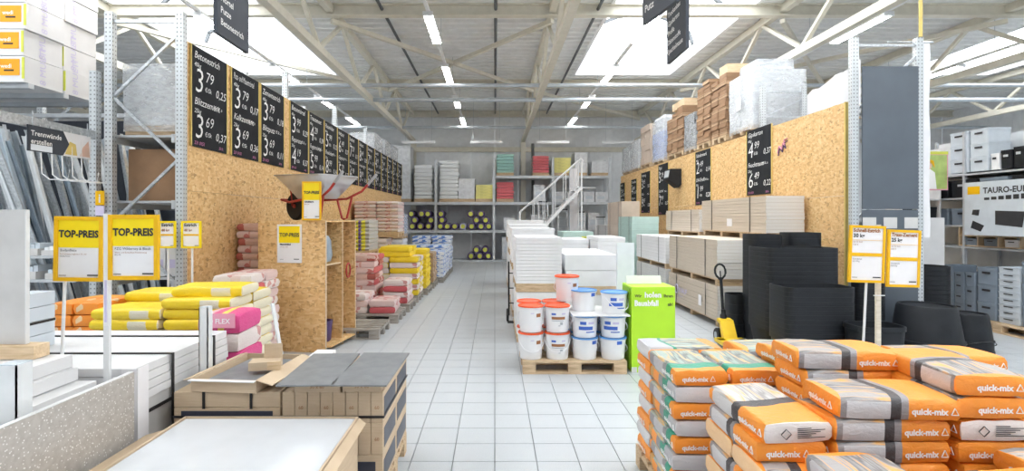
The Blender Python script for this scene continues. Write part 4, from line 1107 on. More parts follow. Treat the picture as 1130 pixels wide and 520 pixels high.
# ================================================================== white insulation board stacks behind the buckets
def eps_stack(label, u0, u1, Y, vt, vb, depth, n, m='white_eps', base=True, name='insulation_stack', seam=1):
    xa_, xb_ = px(u0, Y), px(u1, Y); zt_ = pz(vt, Y); zb_ = pz(vb, Y)
    t = thing(name, label, 'board stack', ((xa_ + xb_) / 2, Y + depth / 2, 0), group='white insulation board stacks'); w = (xb_ - xa_) / 2
    if base:
        for k, x in enumerate((-w + .07, 0, w - .07)): bx('block', 'pallet_wood', x - .06, x + .06, -depth / 2, depth / 2, 0, .09, t)
        bx('base_board', 'pallet_wood', -w, w, -depth / 2, depth / 2, .09, .12, t)
        z = .12
        if zb_ > .3:     # lower tier carrying the visible one
            k_ = max(2, int((zb_ - .3) / .14)); d = (zb_ - .12 - .12) / k_
            for k in range(k_): bx('insulation_board', m, -w + .01, w - .01, -depth / 2 + .01, depth / 2 - .01, z, z + d - .003, t); z += d
            bx('bearer', 'pallet_wood', -w, w, -depth / 2, -depth / 2 + .10, z, z + .10, t); bx('bearer', 'pallet_wood', -w, w, depth / 2 - .1, depth / 2, z, z + .10, t); bx('bearer', 'pallet_wood', -w, w, -.05, .05, z, z + .10, t)
            bx('base_board', 'pallet_wood', -w, w, -depth / 2, depth / 2, z + .10, z + .12, t)
            z += .12
    else: z = zb_
    d = (zt_ - z) / n
    for k in range(n): o = random.uniform(-.006, .006); bx('insulation_board', m, -w + o, w + o, -depth / 2, depth / 2, z + k * d, z + (k + 1) * d - (.003 if n > 3 else .006), t)
    return t
eps_stack('tall white insulation stack directly behind the red lidded buckets', 569.5, 620, 7.4, 262, 313, 1.2, 14)
eps_stack('low white insulation stack behind the blue lidded buckets', 624, 681, 7.5, 281, 316, 1.6, 2)
eps_stack('white insulation stack third along the main aisle', 565, 612, 9.3, 252, 290, 1.2, 10)
eps_stack('white insulation stack fourth along the main aisle', 562, 604, 11.2, 248, 275, 1.2, 8)
eps_stack('white insulation stack fifth along the main aisle', 560, 600, 13.2, 243, 262, 1.2, 6)
eps_stack('flat white board stack with wood top near the fifth insulation stack', 618, 650, 10.4, 264, 285, 1.2, 4)
eps_stack('grey green board stack in the middle row far back', 622, 655, 13.0, 256, 280, 1.2, 5, 'mint_board')
eps_stack('white wrapped board stack by the right aisle further back', 660, 690, 9.6, 262, 290, 1.2, 6)
# pale upright panel next to the green box
Y = 6.9; xa_, xb_ = px(681, Y), px(700, Y)
t = thing('upright_panel', 'pale blue white panels standing upright behind the green box', 'panel', ((xa_ + xb_) / 2, Y, 0)); w = (xb_ - xa_) / 2
for k in range(3): bx('panel_sheet', 'pale_blue_board', -w + .005 * k, w + .005 * k, k * .035, k * .035 + .03, 0, pz(268, Y) - .02 * k, t)
# lime sign far back
Y = 12.7; t = thing('lime_sign', 'small yellow green sign lying on the far board stack', 'sign', (px(652, Y), Y, pz(266, Y)))
bx('sign_board', 'lime_print', -.22, .22, -.01, .01, 0, .11, t); put('lettering', MB().text('AKTION', .09, Matrix.Translation((-.17, -.013, .025)), 'ink').mesh('lettering'), t)
bx('stake', 'pale_wood', -.02, .02, .01, .03, -pz(266, Y), .05, t)
# black sack truck leaning at the aisle end of the white stacks
Y = 9.0; t = thing('sack_truck', 'black sack truck leaning on the third white insulation stack', 'trolley', (px(565, Y), Y + .0, 0))
for x in (-.055, .055):
    put('rail', MB().tube([(x, -.1, .10), (x, .0, .7), (x, .04, 1.0)], .014, 8, 'black_plastic').fix('rail', True), t)
    put('wheel', MB().lathe([(.10, -.02), (.11, -.01), (.11, .01), (.10, .02)], 16, 'black_rubber', Matrix.Rotation(R(90), 4, 'Y')).fix('wheel', True), t, (x * 1.4, -.1, .11))
for z in (.3, .55, .8): put('crossbar', MB().tube([(-.055, -.1 + z * .15, z), (.055, -.1 + z * .15, z)], .010, 6, 'black_plastic').mesh('crossbar'), t)
bx('toe_plate', 'black_plastic', -.08, .08, -.26, -.10, 0, .012, t)

# ================================================================== back rack across the end of the hall
YK = 21.15; XKs = [px(u, YK) for u in (353, 417, 481, 545, 610, 673)]
rk = thing('pallet_rack', 'grey steel pallet rack across the back wall', 'rack', (0, YK, 0))
L1, L2, L3 = pz(254, YK), pz(223, YK), pz(194, YK)
zt = [pz(176, YK)] * 3 + [pz(174, YK)] * 3
for i, x in enumerate(XKs):
    for y in (0, .93): bx('post', 'rack_steel', x - .05, x + .05, y - .04, y + .04, 0, zt[i], rk)
    for k in range(5): put('brace', MB().bar((x, .02, .2 + k * .75), (x, .98, .2 + (k + 1) * .75) if k % 2 == 0 else (x, .98, .2 + k * .75), .03, m='rack_steel').mesh('brace'), rk)
for i in range(5):
    lv = [.07, L1, L2] + ([L3] if i > 2 else [])
    for z in lv:
        for y in (-.05, .93): bx('beam', 'rack_steel', XKs[i] + .05, XKs[i + 1] - .05, y - .02, y + .02, z - .11, z, rk)
        bx('deck_panel', 'rack_steel', XKs[i] + .05, XKs[i + 1] - .05, .0, .90, z - .03, z - .005, rk)
def bag_load(mat, nx, n, h):
    def f(t, lx, ly):
        w = lx / nx
        for k in range(n):
            for i in range(nx):
                o = put('bag', bagm(mat, round(min(ly, .9), 2), round(w * 1.02, 2), round(h * 1.02, 3), k % 3, False), t, (-lx / 2 + w * (i + .5) + random.uniform(-.02, .02), 0, .13 + k * h), (0, 0, R(90)))
    return f
def back(label, u0, u1, vt, z, mat, kind='bags', n=6, nx=1, wrap=False, Y=YK + .1):
    xa_, xb_ = px(u0, Y), px(u1, Y); h = pz(vt, Y) - z - .13
    def parts(t, lx, ly):
        if kind == 'bags': bag_load(mat, nx, n, h / n)(t, lx, ly)
        else: boxes(mat, nx, 1, n, h / n, .01, 'package')(t, lx, ly)
        if wrap: film(t, lx, ly, .05, h + .13, .015, u0)
    load('pallet_load', label, 'pallet load', xa_, xb_, Y, Y + .85, z, parts, 'pallet loads on the back rack')
back('tall white wrapped pallet on the back rack beside the chalkboards', 437, 453, 161, L2, 'wrapped_white', 'box', 4)
back('pale grey bag pallet on the back rack, left of the first post', 457, 477, 182, L2, 'bag_white', 'bags', 9)
back('tallest pale bag pallet on the back rack, next to the first post', 485, 506, 177, L2, 'bag_white', 'bags', 10)
back('white carton pallet with yellow sticker on the back rack', 506, 524, 197, L2, 'wrapped_white', 'box', 2)
back('yellow bag pallet on the back rack', 525, 544, 204, L2, 'yellow_load', 'box', 5)
back('red and green bag pallet on the back rack middle level', 548, 567, 201, L2, 'bag_pink', 'bags', 6)
back('green wrapped bag pallet on the uppermost back rack level', 548, 567, 170, L3, 'bag_teal', 'bags', 6)
back('red and white bag pallet on the uppermost back rack level', 588, 606, 172, L3, 'bag_pink', 'bags', 6)
back('yellow bag pallet on the uppermost back rack level', 611, 630, 174, L3, 'yellow_load', 'box', 5)
back('white carton pallet on the uppermost back rack level', 634, 648, 168, L3, 'wrapped_white', 'box', 2)
back('flat grey pallet at the end of the uppermost back rack level', 653, 671, 178, L3, 'wrapped_white', 'box', 3)
# purple insulation rolls
rolls = [(97, 262), (130, 258), (150, 275), (160, 293), (152, 317), (108, 296), (126, 317), (100, 318), (192, 272), (195, 295), (190, 318), (212, 318), (236, 318), (262, 318), (287, 280), (320, 278), (305, 299), (335, 297), (290, 318), (320, 318), (345, 318), (305, 385), (333, 385), (288, 407), (316, 407), (343, 407)]
_rb = MB().lathe([(.118, 0), (.143, .02), (.143, .86), (.118, .88)], 16, 'purple_foil', Matrix.Rotation(R(-90), 4, 'X')).fix('wrapping', True)
_rd = MB().lathe([(.03, -.004), (.088, -.004), (.092, .002)], 14, 'lime_print', Matrix.Rotation(R(-90), 4, 'X')).fix('end_label', True)
_rp = MB().lathe([(.118, 0), (.143, .02), (.143, .86), (.118, .88)], 16, 'pale_purple', Matrix.Rotation(R(-90), 4, 'X')).fix('wrapping', True)
byrow = {}
for i, (a, b_) in enumerate(rolls):
    u, v = 420 + a / 2.89, 140 + b_ / 2.89
    base = L1 if b_ < 350 else .075
    z = pz(v, YK) - .17
    rowk = 0 if b_ in (317, 318, 407) else 1
    if rowk == 0: z = base
    elif b_ == 385: z = base + .25
    else: z = base + .25 + (.25 if b_ < 285 else 0)
    bay = 'first bay' if a < 175 else 'second bay'
    t = thing('insulation_roll', 'purple roll, back rack %s, %s %s, %s from left' % (bay, 'floor' if b_ > 350 else 'shelf', ('bottom row', 'upper rows')[rowk], ORD[byrow.setdefault((bay, b_ > 350, rowk), 0) + 1]), 'insulation roll', (px(u, YK), YK + .03, z + .145), group='purple rolls on the back rack')
    byrow[(bay, b_ > 350, rowk)] += 1
    put('wrapping', _rp if (a, b_) == (262, 318) else _rb, t); put('end_label', _rd, t)
# mobile warehouse steps in front of the back rack
Y = 18.6; xs0, zs0, xs1, zs1 = px(583, Y), pz(226, Y), px(640, Y), pz(176, Y)
t = thing('warehouse_steps', 'white mobile warehouse stairs with handrails in front of back rack', 'stairs', (0, Y, 0))
def along(s, z=0): return xs0 + (xs1 - xs0) * s, zs0 + (zs1 - zs0) * s
slope = (zs1 - zs0) / (xs1 - xs0); xb0 = xs0 - .2
for y in (-.35, .35):
    put('handrail', MB().tube([(xs0 - .3, y, zs0 - .3 * slope), (xs0, y, zs0), (xs1, y, zs1), (xs1 + .05, y, zs1 - .1)], .026, 8, 'white_paint').fix('handrail', True), t)
    put('stringer', MB().bar((xs0 - .7, y, .15), (xs1, y, zs1 - 1.0), .04, .10, 'white_paint').mesh('stringer'), t)
    put('rear_post', MB().bar((xs1, y, 0), (xs1, y, zs1), .05, .05, 'white_paint').mesh('rear_post'), t)
    put('front_post', MB().bar((xs0 - .3, y, .3), (xs0 - .3, y, zs0 - .3 * slope), .04, .04, 'white_paint').mesh('front_post'), t)
    for k in range(5):
        a = (k + .5) / 5; x, z = along(a); put('baluster', MB().bar((x, y, .15 + (zs1 - 1.15) * (x - xs0 + .7) / (xs1 - xs0 + .7)), (x, y, z), .025, m='white_paint').mesh('baluster'), t)
    put('base_rail', MB().bar((xs0 - .7, y, .06), (xs1, y, .06), .05, m='white_paint').mesh('base_rail'), t)
for k in range(9):
    a = (k + .5) / 9; x = xs0 - .7 + (xs1 - xs0 + .7) * a; z = .15 + (zs1 - 1.15) * a
    bx('tread', 'rack_steel', x - .14, x + .14, -.34, .34, z, z + .03, t)
bx('platform', 'rack_steel', xs1 - .1, xs1 + .5, -.36, .36, zs1 - 1.03, zs1 - 1.0, t)
# white board standing on the steps side
t = thing('tall_board', 'tall white board leaning at the back rack beside the stairs', 'board', (px(633, 19.6), 19.6, 0)); bx('sheet', 'white_paper', -.14, .14, 0, .03, 0, pz(186, 19.6), t)
bx('edge_strip', 'crate_pale', -.16, -.14, -.005, .035, 0, pz(186, 19.6), t)
# step ladders and white drawer cabinets in the right bays
def step_ladder(label, x, Y, h, w=.42):
    t = thing('step_ladder', label, 'ladder', (x, Y, 0), group='aluminium ladders at the back rack')
    for s in (-1, 1): put('rail', MB().bar((s * w / 2, 0, 0), (s * w * .4, .25, h), .05, .03, 'white_paint').mesh('rail'), t); put('rear_leg', MB().bar((s * w / 2, .7, 0), (s * w * .4, .27, h - .1), .035, .025, 'white_paint').mesh('rear_leg'), t)
    n = int(h / .27)
    for k in range(1, n + 1): a = k / (n + .3); ww = w / 2 - .1 * w * a; bx('step', 'rack_steel', -ww, ww, .25 * a - .05, .25 * a + .06, h * a - .03, h * a, t)
    bx('top_cap', 'black_plastic', -w * .42, w * .42, .2, .34, h - .04, h, t)
for k, (u, h) in enumerate([(600, 2.4), (622, 2.1), (641, 2.0), (664, 1.8)]): step_ladder('aluminium step ladder before the back rack, %s from the stairs foot' % ORD[k + 1], px(u, 20.1), 20.1, h)
PKS = [(592, L1, .62), (617, L2, .42), (632, L2, .40), (650, L2, .42), (663, L2, .40), (595, L2, .70), (560, L1, .5), (560, .08, .9), (575, .08, .8), (655, L1, .7), (640, L1, .6)]
PKS[6] = (562, L1, .5)
for k, (u, z, h) in enumerate(PKS):
    Y = YK + .15; t = thing('white_carton', 'white package in the back rack ladder bays, %s level, %s along' % ('floor' if z < 1 else 'shelf' if z == L1 else 'upper', ORD[1 + sorted([q[0] for q in PKS if q[1] == z]).index(u)]), 'carton', (px(u, Y), Y, z), group='white packages in the ladder bays')
    bx('carton_body', 'wrapped_white', -.22, .22, 0, .5, 0, h, t); bx('tape_strip', 'tape', -.02, .02, -.002, .502, h, h + .002, t); bx('print_panel', 'crate_pale', -.14, .14, -.004, 0, h * .3, h * .6, t)
# downpipe and bundle at the column
pipe('downpipe', [(px(588, 22.3), 22.3, 0), (px(588, 22.3), 22.3, 4.9)], .06, 'dark_pipe', 'dark downpipe beside the column at the back wall')
# ================================================================== left OSB partition with the row of chalkboards
XQ = -3.6; ZQ = CH + .577 * 3.6; Y0 = 6.12
osb = thing('osb_partition', 'long partition of OSB boards carrying the row of chalkboards', 'partition', (XQ, Y0, 0))
y = 0
while y < 14.2:
    w = min(1.25, 14.2 - y)
    bx('osb_board', 'osb', -.02, 0, y + .002, y + w - .002, 0, 2.06, osb); bx('osb_board', 'osb', -.021, -.001, y + .002, y + w - .002, 2.064, ZQ, osb)
    y += w
bx('edge_trim', 'pine_trim', -.022, .012, -.02, 0, 0, ZQ, osb)
HL = [('Betonestrich', '3,79', 'Blitzzement', '3,69'), ('Putz- und Mauermörtel', '3,79', 'Kalkzement', '3,69'), ('Zementestrich', '3,79', 'Blitzputz', '3,69'), ('Betonmörtel', '3,99', 'Reparatur', '4,19'),
      ('Trasszement', '4,29', 'Fugenmörtel', '5,99'), ('Fliesenkleber', '5,99', 'Flexkleber', '8,99'), ('Haftputz', '6,49', 'Gipsputz', '5,79'), ('Rotband', '7,29', 'Goldband', '6,99'), ('Edelputz', '8,49', 'Armierung', '9,99'),
      ('Dämmputz', '7,99', 'Leichtputz', '6,99'), ('Spachtel', '4,99', 'Ausgleich', '9,49'), ('Quarzsand', '2,49', 'Kies', '2,19'), ('Pflastersand', '2,29', 'Splitt', '2,79'), ('Rasenkalk', '3,19', 'Erde', '2,99'), ('Rindenmulch', '3,49', 'Torf', '2,89')]
ys = [(6.24, 7.05), (7.19, 8.0), (8.09, 8.96)] + [(9.25 + k * .93, 10.12 + k * .93) for k in range(12)]
for k, (a, b_) in enumerate(ys):
    q = HL[k]; chalkboard('chalkboard headed %s, %s in the row on the left partition' % (q[0], ORD[k + 1]), XQ + .003, a, b_, 2.60, ZQ - .01, 1, [(q[0], q[1]), (q[2], q[3])], 50 + k)

# left rack: upright, beams, goods behind the partition
YU = 6.08
rack_upright('galvanised rack upright at the end of the chalkboard partition', px(122, YU), px(200, YU), YU, pz(14, YU))
rk = thing('pallet_rack', 'galvanised pallet rack behind the chalkboard partition', 'rack', (-4.10, YU, 0))
for x in (-.36, .36):
    for z in (1.05, 1.95, 2.72): bx('beam', 'rack_steel', x - .02, x + .02, .05, 14, z - .10, z, rk)
for z in (1.05, 1.95, 2.72): bx('deck_panel', 'rack_steel', -.34, .34, .1, 14, z - .03, z - .005, rk)
for j in range(4):
    for x in (-.36, .36): bx('post', 'perforated_steel', x - .045, x + .045, 3.3 + j * 2.9, 3.38 + j * 2.9, 0, 4.35, rk)
def wl(t, lx, ly):
    boxes('wrapped_white', 1, 2, 4, .17, .03, 'package')(t, lx, ly); film(t, lx, ly, .05, .86, .03, 4)
load('wrapped_load', 'grey film wrapped flat goods on the left rack behind the upright', 'pallet load', -4.42, -3.72, 6.3, 7.4, 2.722, wl, 'goods on the left rack')
t = thing('brown_carton', 'large dark brown carton on the left rack below the wrapped goods', 'carton', (-4.07, 6.9, 1.952)); bx('carton_body', 'brown_carton', -.34, .30, -.55, .55, 0, .62, t); bx('tape_strip', 'tape', -.34, .30, -.03, .03, .62, .622, t)
for i in range(4):
    t = thing('white_carton', 'white carton on the low left rack shelf, %s from the chalkboards' % ORD[i + 1], 'carton', (-3.80 - .19 * i, 6.45, 1.052)); bx('carton_body', 'white_carton', -.085, .085, -.2, .2, 0, .34 + .06 * (i % 2), t); bx('print_band', 'pale_print', -.06, .06, -.203, -.2, .1, .2, t)
for k, Yk in enumerate((16.2, 17.6, 19.0)):
    load('wrapped_load', 'grey wrapped pallet above the far chalkboards, %s one' % ('nearest', 'middle', 'farthest')[k], 'pallet load', -4.45, -3.7, Yk, Yk + 1.1, 2.722, lambda t, lx, ly: (boxes('wrapped_white', 1, 1, 6, .25, .02, 'package')(t, lx, ly), film(t, lx, ly, .05, 1.65, .02, 8)), 'goods on the left rack')

# ---- profile rack at the far left
YV = 8.7
rack_upright('galvanised rack upright behind the leaning steel profiles', px(46, YV), px(103, YV), YV, pz(80, YV))
rp = thing('profile_rack', 'galvanised cantilever rack holding the leaning steel profiles', 'rack', (-4.6, 6.05, 0))
zbm = pz(122, 4.9)
bx('beam', 'galvanised', -.02, .02, -3.2, 0, zbm - .10, zbm, rp)
for y in (-3.2,): bx('post', 'perforated_steel', -.045, .045, y - .04, y + .04, 0, 4.1, rp)
bx('post', 'perforated_steel', -.10, -.02, .06, .14, 0, pz(80, 6.2), rp)
for z in (.55, 1.02, 1.30): bx('shelf_board', 'rack_steel', -2.3, -.30, .12, .48, z - .03, z, rp)
bx('back_panel', 'sign_grey', -4.4, -.30, 2.42, 2.44, 0, 3.3, rp)  # added sheet; its dark colour stands in for shade between the profiles
[bx('top_bearer', 'rack_steel', -4.0, -1.12, yy, yy + .08, 3.34, 3.40, rp) for yy in (.42, .95, 1.48, 2.3)]; [bx('post', 'perforated_steel', -4.1, -4.02, yy, yy + .08, 0, 3.40, rp) for yy in (.42, 2.3)]
for x in (-1.2, -3.9):
    for y in (2.35,): bx('post', 'perforated_steel', x - .04, x + .04, y - .04, y + .04, 0, 3.36, rp)
# leaning galvanised profiles
plain('zinc_dark', (.30, .37, .44), .4, .15, var=.2); plain('zinc_light', (.86, .89, .91), .35, .15, var=.06); plain('zinc_mid', (.62, .69, .75), .36, .15, var=.12)
def prof_mesh(m, L, w):
    return MB().box(-w / 2, w / 2, 0, .002, 0, L, m).box(-w / 2, -w / 2 + .003, -.04, 0, 0, L, m).box(w / 2 - .003, w / 2, -.04, 0, 0, L, m).fix('steel_profile')
PM = [prof_mesh(m, L, w) for m, L, w in (('zinc_light', 2.9, .06), ('zinc_mid', 3.0, .075), ('zinc_dark', 2.8, .05), ('galvanised', 3.05, .075))]
rnd = random.Random(3); n = 0
for bn, (x0, x1, ya, yb, lean, cnt) in enumerate([(-6.25, -5.30, 6.62, 6.95, 17, 22), (-6.6, -5.2, 7.2, 7.7, 15, 20), (-5.4, -4.8, 7.75, 8.35, 13, 14)]):
    for k in range(cnt):
        x = x0 + (x1 - x0) * k / (cnt - 1); y_ = ya + (yb - ya) * rnd.random()
        o = put('steel_profile', PM[rnd.randrange(4)], None, (x, y_, 0.02), (R(rnd.uniform(-2, 1)), R(-lean + rnd.uniform(-1.5, 1.5)), R(rnd.uniform(-25, 25))))
        tag(o, 'galvanised stud leaning in the %s bundle, %s from left at the foot' % (('front', 'middle', 'rear')[bn], ORD[k + 1]), 'profile', 'steel studs in the %s bundle' % ('front', 'middle', 'rear')[bn])
# white carton stack on top of the profile rack
lab = MB().box(-.13, .13, -.002, 0, -.10, .10, 'orange_label').text('wedi', .07, Matrix.Translation((-.10, -.004, -.01)), 'white_ink', bold=.001).box(-.06, .06, -.004, -.002, -.05, -.03, 'ink').mesh('orange_sticker')
txt = MB().text('8 MULTI', .13, Matrix.Rotation(R(-90), 4, 'Y'), 'pale_print').mesh('print')
for k in range(5):
    for j in range(2):
        yA = 6.42 + j * .60; o = random.uniform(-.02, .02)
        t = thing('white_carton', 'white carton on top of the profile rack, %s layer, %s one' % (ORD[k + 1], ('near', 'far')[j]), 'carton', (-6.61 + o, yA + .29, 3.402 + k * .325), group='white cartons above the profiles')
        bx('carton_body', 'white_carton', -.88, .88, -.29, .29, 0, .315, t)
        bx('edge_tape', 'lime_print' if k < 3 else 'white_paper', .855, .884, -.293, -.285, .04, .30, t)
        if j == 0: put('orange_sticker', lab, t, (.70, -.292, .18))
        put('side_print', txt, t, (.884, .02 - .1 * j, .02), (0, 0, R(90)))
# hanging sign on the beam
t = thing('shelf_sign', 'dark arrow sign reading Trennwände erstellen hung on the profile rack beam', 'sign', (-4.55, 5.14, pz(166, 5.14)), R(90)); h = pz(137, 5.14) - pz(166, 5.14)
put('arrow_board', MB().prism([(0, 0), (.42, 0), (.50, h / 2), (.42, h), (0, h)], .012, 'sign_grey').fix('arrow_board'), t)
b = MB().text('Trennwände', .072, Matrix.Translation((.03, -.003, h - .10)), 'white_ink', bold=.001).text('erstellen', .072, Matrix.Translation((.03, -.003, h - .18)), 'white_ink', bold=.001); put('lettering', b.mesh('lettering'), t)
bx('product_strip', 'pale_blue_board', .03, .28, -.004, 0, .01, .07, t)
bx('picture_panel', 'white_paper', .44, .82, .014, .02, 0, h, t); put('room_print', MB().prism([(.46, .02), (.62, .02), (.60, .14), (.52, .16)], .002, 'pine_trim').prism([(.66, .02), (.80, .02), (.78, .20), (.70, .12)], .002, 'skin_print').mesh('room_print'), t, (0, .010, 0))
for x in (.05, .75): bx('hook', 'galvanised', x, x + .01, .0, .006, h - .01, h + .14, t)
t = thing('wire_basket', 'white wire basket hooks below the arrow sign on the profile rack', 'basket', (-4.572, 5.3, 2.13))
for k in range(5): put('wire', MB().tube([(0, k * .13, .55), (.02, k * .13, .06), (.10, k * .13, 0), (.28, k * .13, 0), (.30, k * .13, .10)], .006, 6, 'white_paint').mesh('wire'), t)
put('wire', MB().tube([(.28, 0, 0), (.28, .52, 0)], .006, 6, 'white_paint').mesh('wire'), t); put('wire', MB().tube([(0, 0, .42), (0, .52, .42)], .006, 6, 'white_paint').mesh('wire'), t)
for i, (u, v, w, h, m) in enumerate([(40, 262, .5, .16, 'zinc_mid'), (66, 264, .4, .12, 'zinc_light'), (85, 263, .35, .18, 'grey_paper'), (38, 292, .6, .18, 'crate_pale'), (70, 294, .5, .14, 'zinc_mid'), (92, 292, .4, .18, 'crate_pale')]):
    Y = 6.32; z = 1.302 if v < 280 else 1.022; w = .24
    t = thing('fittings_box', 'open box of metal fittings on the low profile shelf, %s' % ['top row leftmost', 'top row middle', 'top row rightmost', 'bottom row leftmost', 'bottom row middle', 'bottom row rightmost'][i], 'box', (px(u, Y), Y, z), group='boxes of fittings')
    h = min(h, .24); bx('tray', 'grey_paper', -w / 2, w / 2, -.12, .12, 0, h * .5, t)
    for k in range(4): bx('fitting', m, -w / 2 + .02 + k * w / 4, -w / 2 + .02 + (k + .8) * w / 4, -.10, .10, h * .5, h * (.8 + .1 * (k % 2)), t)

# ================================================================== bag pallets along the left
def stack(mat, cx, cy, rz, z0, layers, what, nx=2, ny=2, L=.6, Wd=.4, Tk=.11, mats=None, skip=(), hi=False, jit=2.5, group=None, name='paper_bag'):
    """layers of bags, nx along the length and ny across, turned by rz"""
    c, s = cos(R(rz)), sin(R(rz))
    for k in range(layers):
        for i in range(nx):
            for j in range(ny):
                if (k, i, j) in skip: continue
                lx, ly = (i - (nx - 1) / 2) * L * 1.01, (j - (ny - 1) / 2) * Wd * 1.01
                m = mats[(k + i + j) % len(mats)] if mats else mat
                o = put(name, bagm(m, L, Wd, Tk, (k + 2 * i + j) % 3, hi), None, (cx + lx * c - ly * s + random.uniform(-.012, .012), cy + lx * s + ly * c + random.uniform(-.012, .012), z0 + k * Tk * .985), (0, 0, R(rz + random.uniform(-jit, jit) + (180 if mats and (k + i) % 2 else 0))))
                pos = ['near aisle', 'near wall', 'far aisle', 'far wall'][(i % 2) * 2 + j % 2] if nx * ny <= 4 else 'column %s' % 'abcdefgh'[i * ny + j]
                tag(o, '%s, %s, %s corner' % (what, LAYW(k, layers), pos) if nx * ny > 1 else '%s, %s' % (what, LAYW(k, layers)), 'bag', group or what)
# yellow pallet behind the white boards
YY = 4.5; cx = (px(98, YY) + px(255, YY)) / 2
pallet('pallet under the yellow bags left of the OSB cabinet', (cx, YY + .42, 0), 0)
zt_ = pz(328, YY); nl = 10; th = (zt_ - .146) / nl
stack('bag_yellow', cx, YY + .42, 0, .146, nl, 'yellow mortar bag left of the cabinet', 2, 2, .61, .4, round(th, 3), hi=True, skip=((9, 0, 0),), jit=1.2)
o = put('paper_bag', bagm('bag_yellow', .61, .4, round(th, 3), 1, True), None, (cx + .33, YY + .30, .146 + nl * th * .985), (0, 0, R(5))); tag(o, 'single yellow mortar bag lying on top of its stack', 'bag', 'yellow mortar bag left of the cabinet')
# tangerine bags beyond
cx = (px(42, YY + .1) + px(97, YY + .1)) / 2
nl = 8; th = round((pz(337, YY) - .146) / nl, 3)
pallet('pallet under the bright orange bags beside the yellow ones', (cx - .05, YY + .5, 0), 0, lx=.8, ly=.84)
stack('bag_tangerine', cx, YY + .5, 90, .146, nl, 'bright orange bag beside the yellow bags', 1, 2, .6, .22, th)
# pink and magenta stacks between the yellow bags and the cabinet
YM = 5.75; cx = px(254, YM)
pallet('pallet under the pink bags behind the yellow ones', (cx, YM + .42, 0), 0, lx=.44, ly=.8)
nl = 9; th = round((pz(303, YM) - .146) / nl, 3)
stack('bag_pale', cx, YM + .42, 0, .146, nl, 'pale pink bag behind the yellow stack', 1, 2, .42, .38, th, mats=['bag_pale', 'bag_pink'])
YM2 = 4.0; cx2 = -2.13
pallet('pallet under the magenta glue bags', (cx2 + .03, YM2 + .21, 0), 0, lx=.32, ly=.46)
nl = 6; th = round((pz(346, YM2) - .146) / nl, 3)
stack('bag_magenta', cx2 + .03, YM2 + .215, 0, .146, nl, 'magenta tile adhesive bag beside the OSB cabinet', 1, 1, .31, .42, th, mats=['bag_magenta', 'bag_pale', 'bag_magenta'], hi=True)
t = thing('bag_label', 'magenta sign lettered on the adhesive bags', 'label', (cx2 + .03, YM2 - .012, pz(362, YM2)))
bx('card', 'pink_label', -.135, .135, 0, .004, 0, .11, t); put('lettering', MB().text('X70 FLEX', .052, Matrix.Translation((-.118, -.003, .035)), 'white_ink', bold=.001).mesh('lettering'), t)
YR2 = 7.25; cx = -3.36
nl = 7; z0 = pz(301, YR2)
pallet('pallet of the red bag stack against the chalkboard partition', (cx, YR2 + .35, 0), 0, lx=.42, ly=.7)
ns_ = 15; th = round((pz(245, YR2) - .146) / ns_, 3)
stack('bag_red', cx, YR2 + .35, 0, .146, ns_, 'dark red bag against the partition', 1, 1, .41, .64, th, mats=['bag_red', 'bag_pink'])

# right of the cabinet, along the main aisle
def aisle_pallet(label, x1, y0, ly=.8, lx=1.2, m='grey_wood'):
    pallet(label, (x1 - lx / 2, y0 + ly / 2, 0), 0, m, lx, ly)
aisle_pallet('empty weathered pallet beside the OSB cabinet at the aisle', -1.66, 7.55, .8, .8)
aisle_pallet('weathered pallet with a few pink bags, second along the aisle', -1.60, 8.70)
stack('bag_pink', -1.90, 9.12, 90, .146, 2, 'pink and white bag on the low pile', 1, 1, .62, .44, .11, mats=['bag_pink'])
stack('bag_pink', -2.36, 9.12, 90, .146, 3, 'pink and white bag behind the low pile', 1, 1, .62, .44, .11, mats=['bag_pale', 'bag_pink'])
aisle_pallet('weathered pallet with pink bags, third along the aisle', -1.58, 9.75)
stack('bag_pink', -1.86, 10.16, 90, .146, 4, 'pink and white bag on the third aisle pallet', 1, 1, .66, .46, .11, mats=['bag_pink', 'bag_pale'])
stack('bag_pink', -2.55, 10.18, 0, .146, 8, 'red banded bag right of the cabinet', 1, 2, .66, .40, .115, mats=['bag_pink', 'bag_red', 'bag_pink'])
# yellow and white stack, then plain yellow, then brown
aisle_pallet('pallet under the yellow topped bags at the aisle', -1.58, 10.85, .84, 1.3)
stack('bag_yellow', -2.18, 11.28, 90, .146, 7, 'pale yellow bag under bright ones', 2, 2, .42, .60, .115, mats=['bag_yellow', 'bag_pale'])
stack('bag_yellow_plain', -2.05, 11.28, 0, .146 + 7 * .1135, 2, 'bright yellow bag topping pale ones', 1, 2, .62, .40, .11)
aisle_pallet('pallet under the bright yellow bags at the aisle', -1.52, 11.95, .84, 1.3)
stack('bag_yellow_plain', -2.15, 12.38, 90, .146, 8, 'bright yellow bag by the brown ones', 2, 2, .42, .60, .112)
aisle_pallet('pallet under the brown paper bags', -1.50, 13.05, .84, 1.3)
stack('bag_brown', -2.12, 13.48, 90, .146, 6, 'brown paper bag at the aisle', 2, 2, .42, .60, .125)
for i, (yy, n_) in enumerate(((14.2, 6), (15.3, 7), (16.5, 9))):
    aisle_pallet('pallet under the blue printed white bags, %s' % ('nearest', 'middle', 'farthest')[i], -1.38, yy, .84, 1.3)
    stack('bag_blue', -1.98, yy + .42, 90, .146, n_, 'blue printed white bag, %s stack' % ('nearest', 'middle', 'farthest')[i], 2, 2, .42, .60, .118)
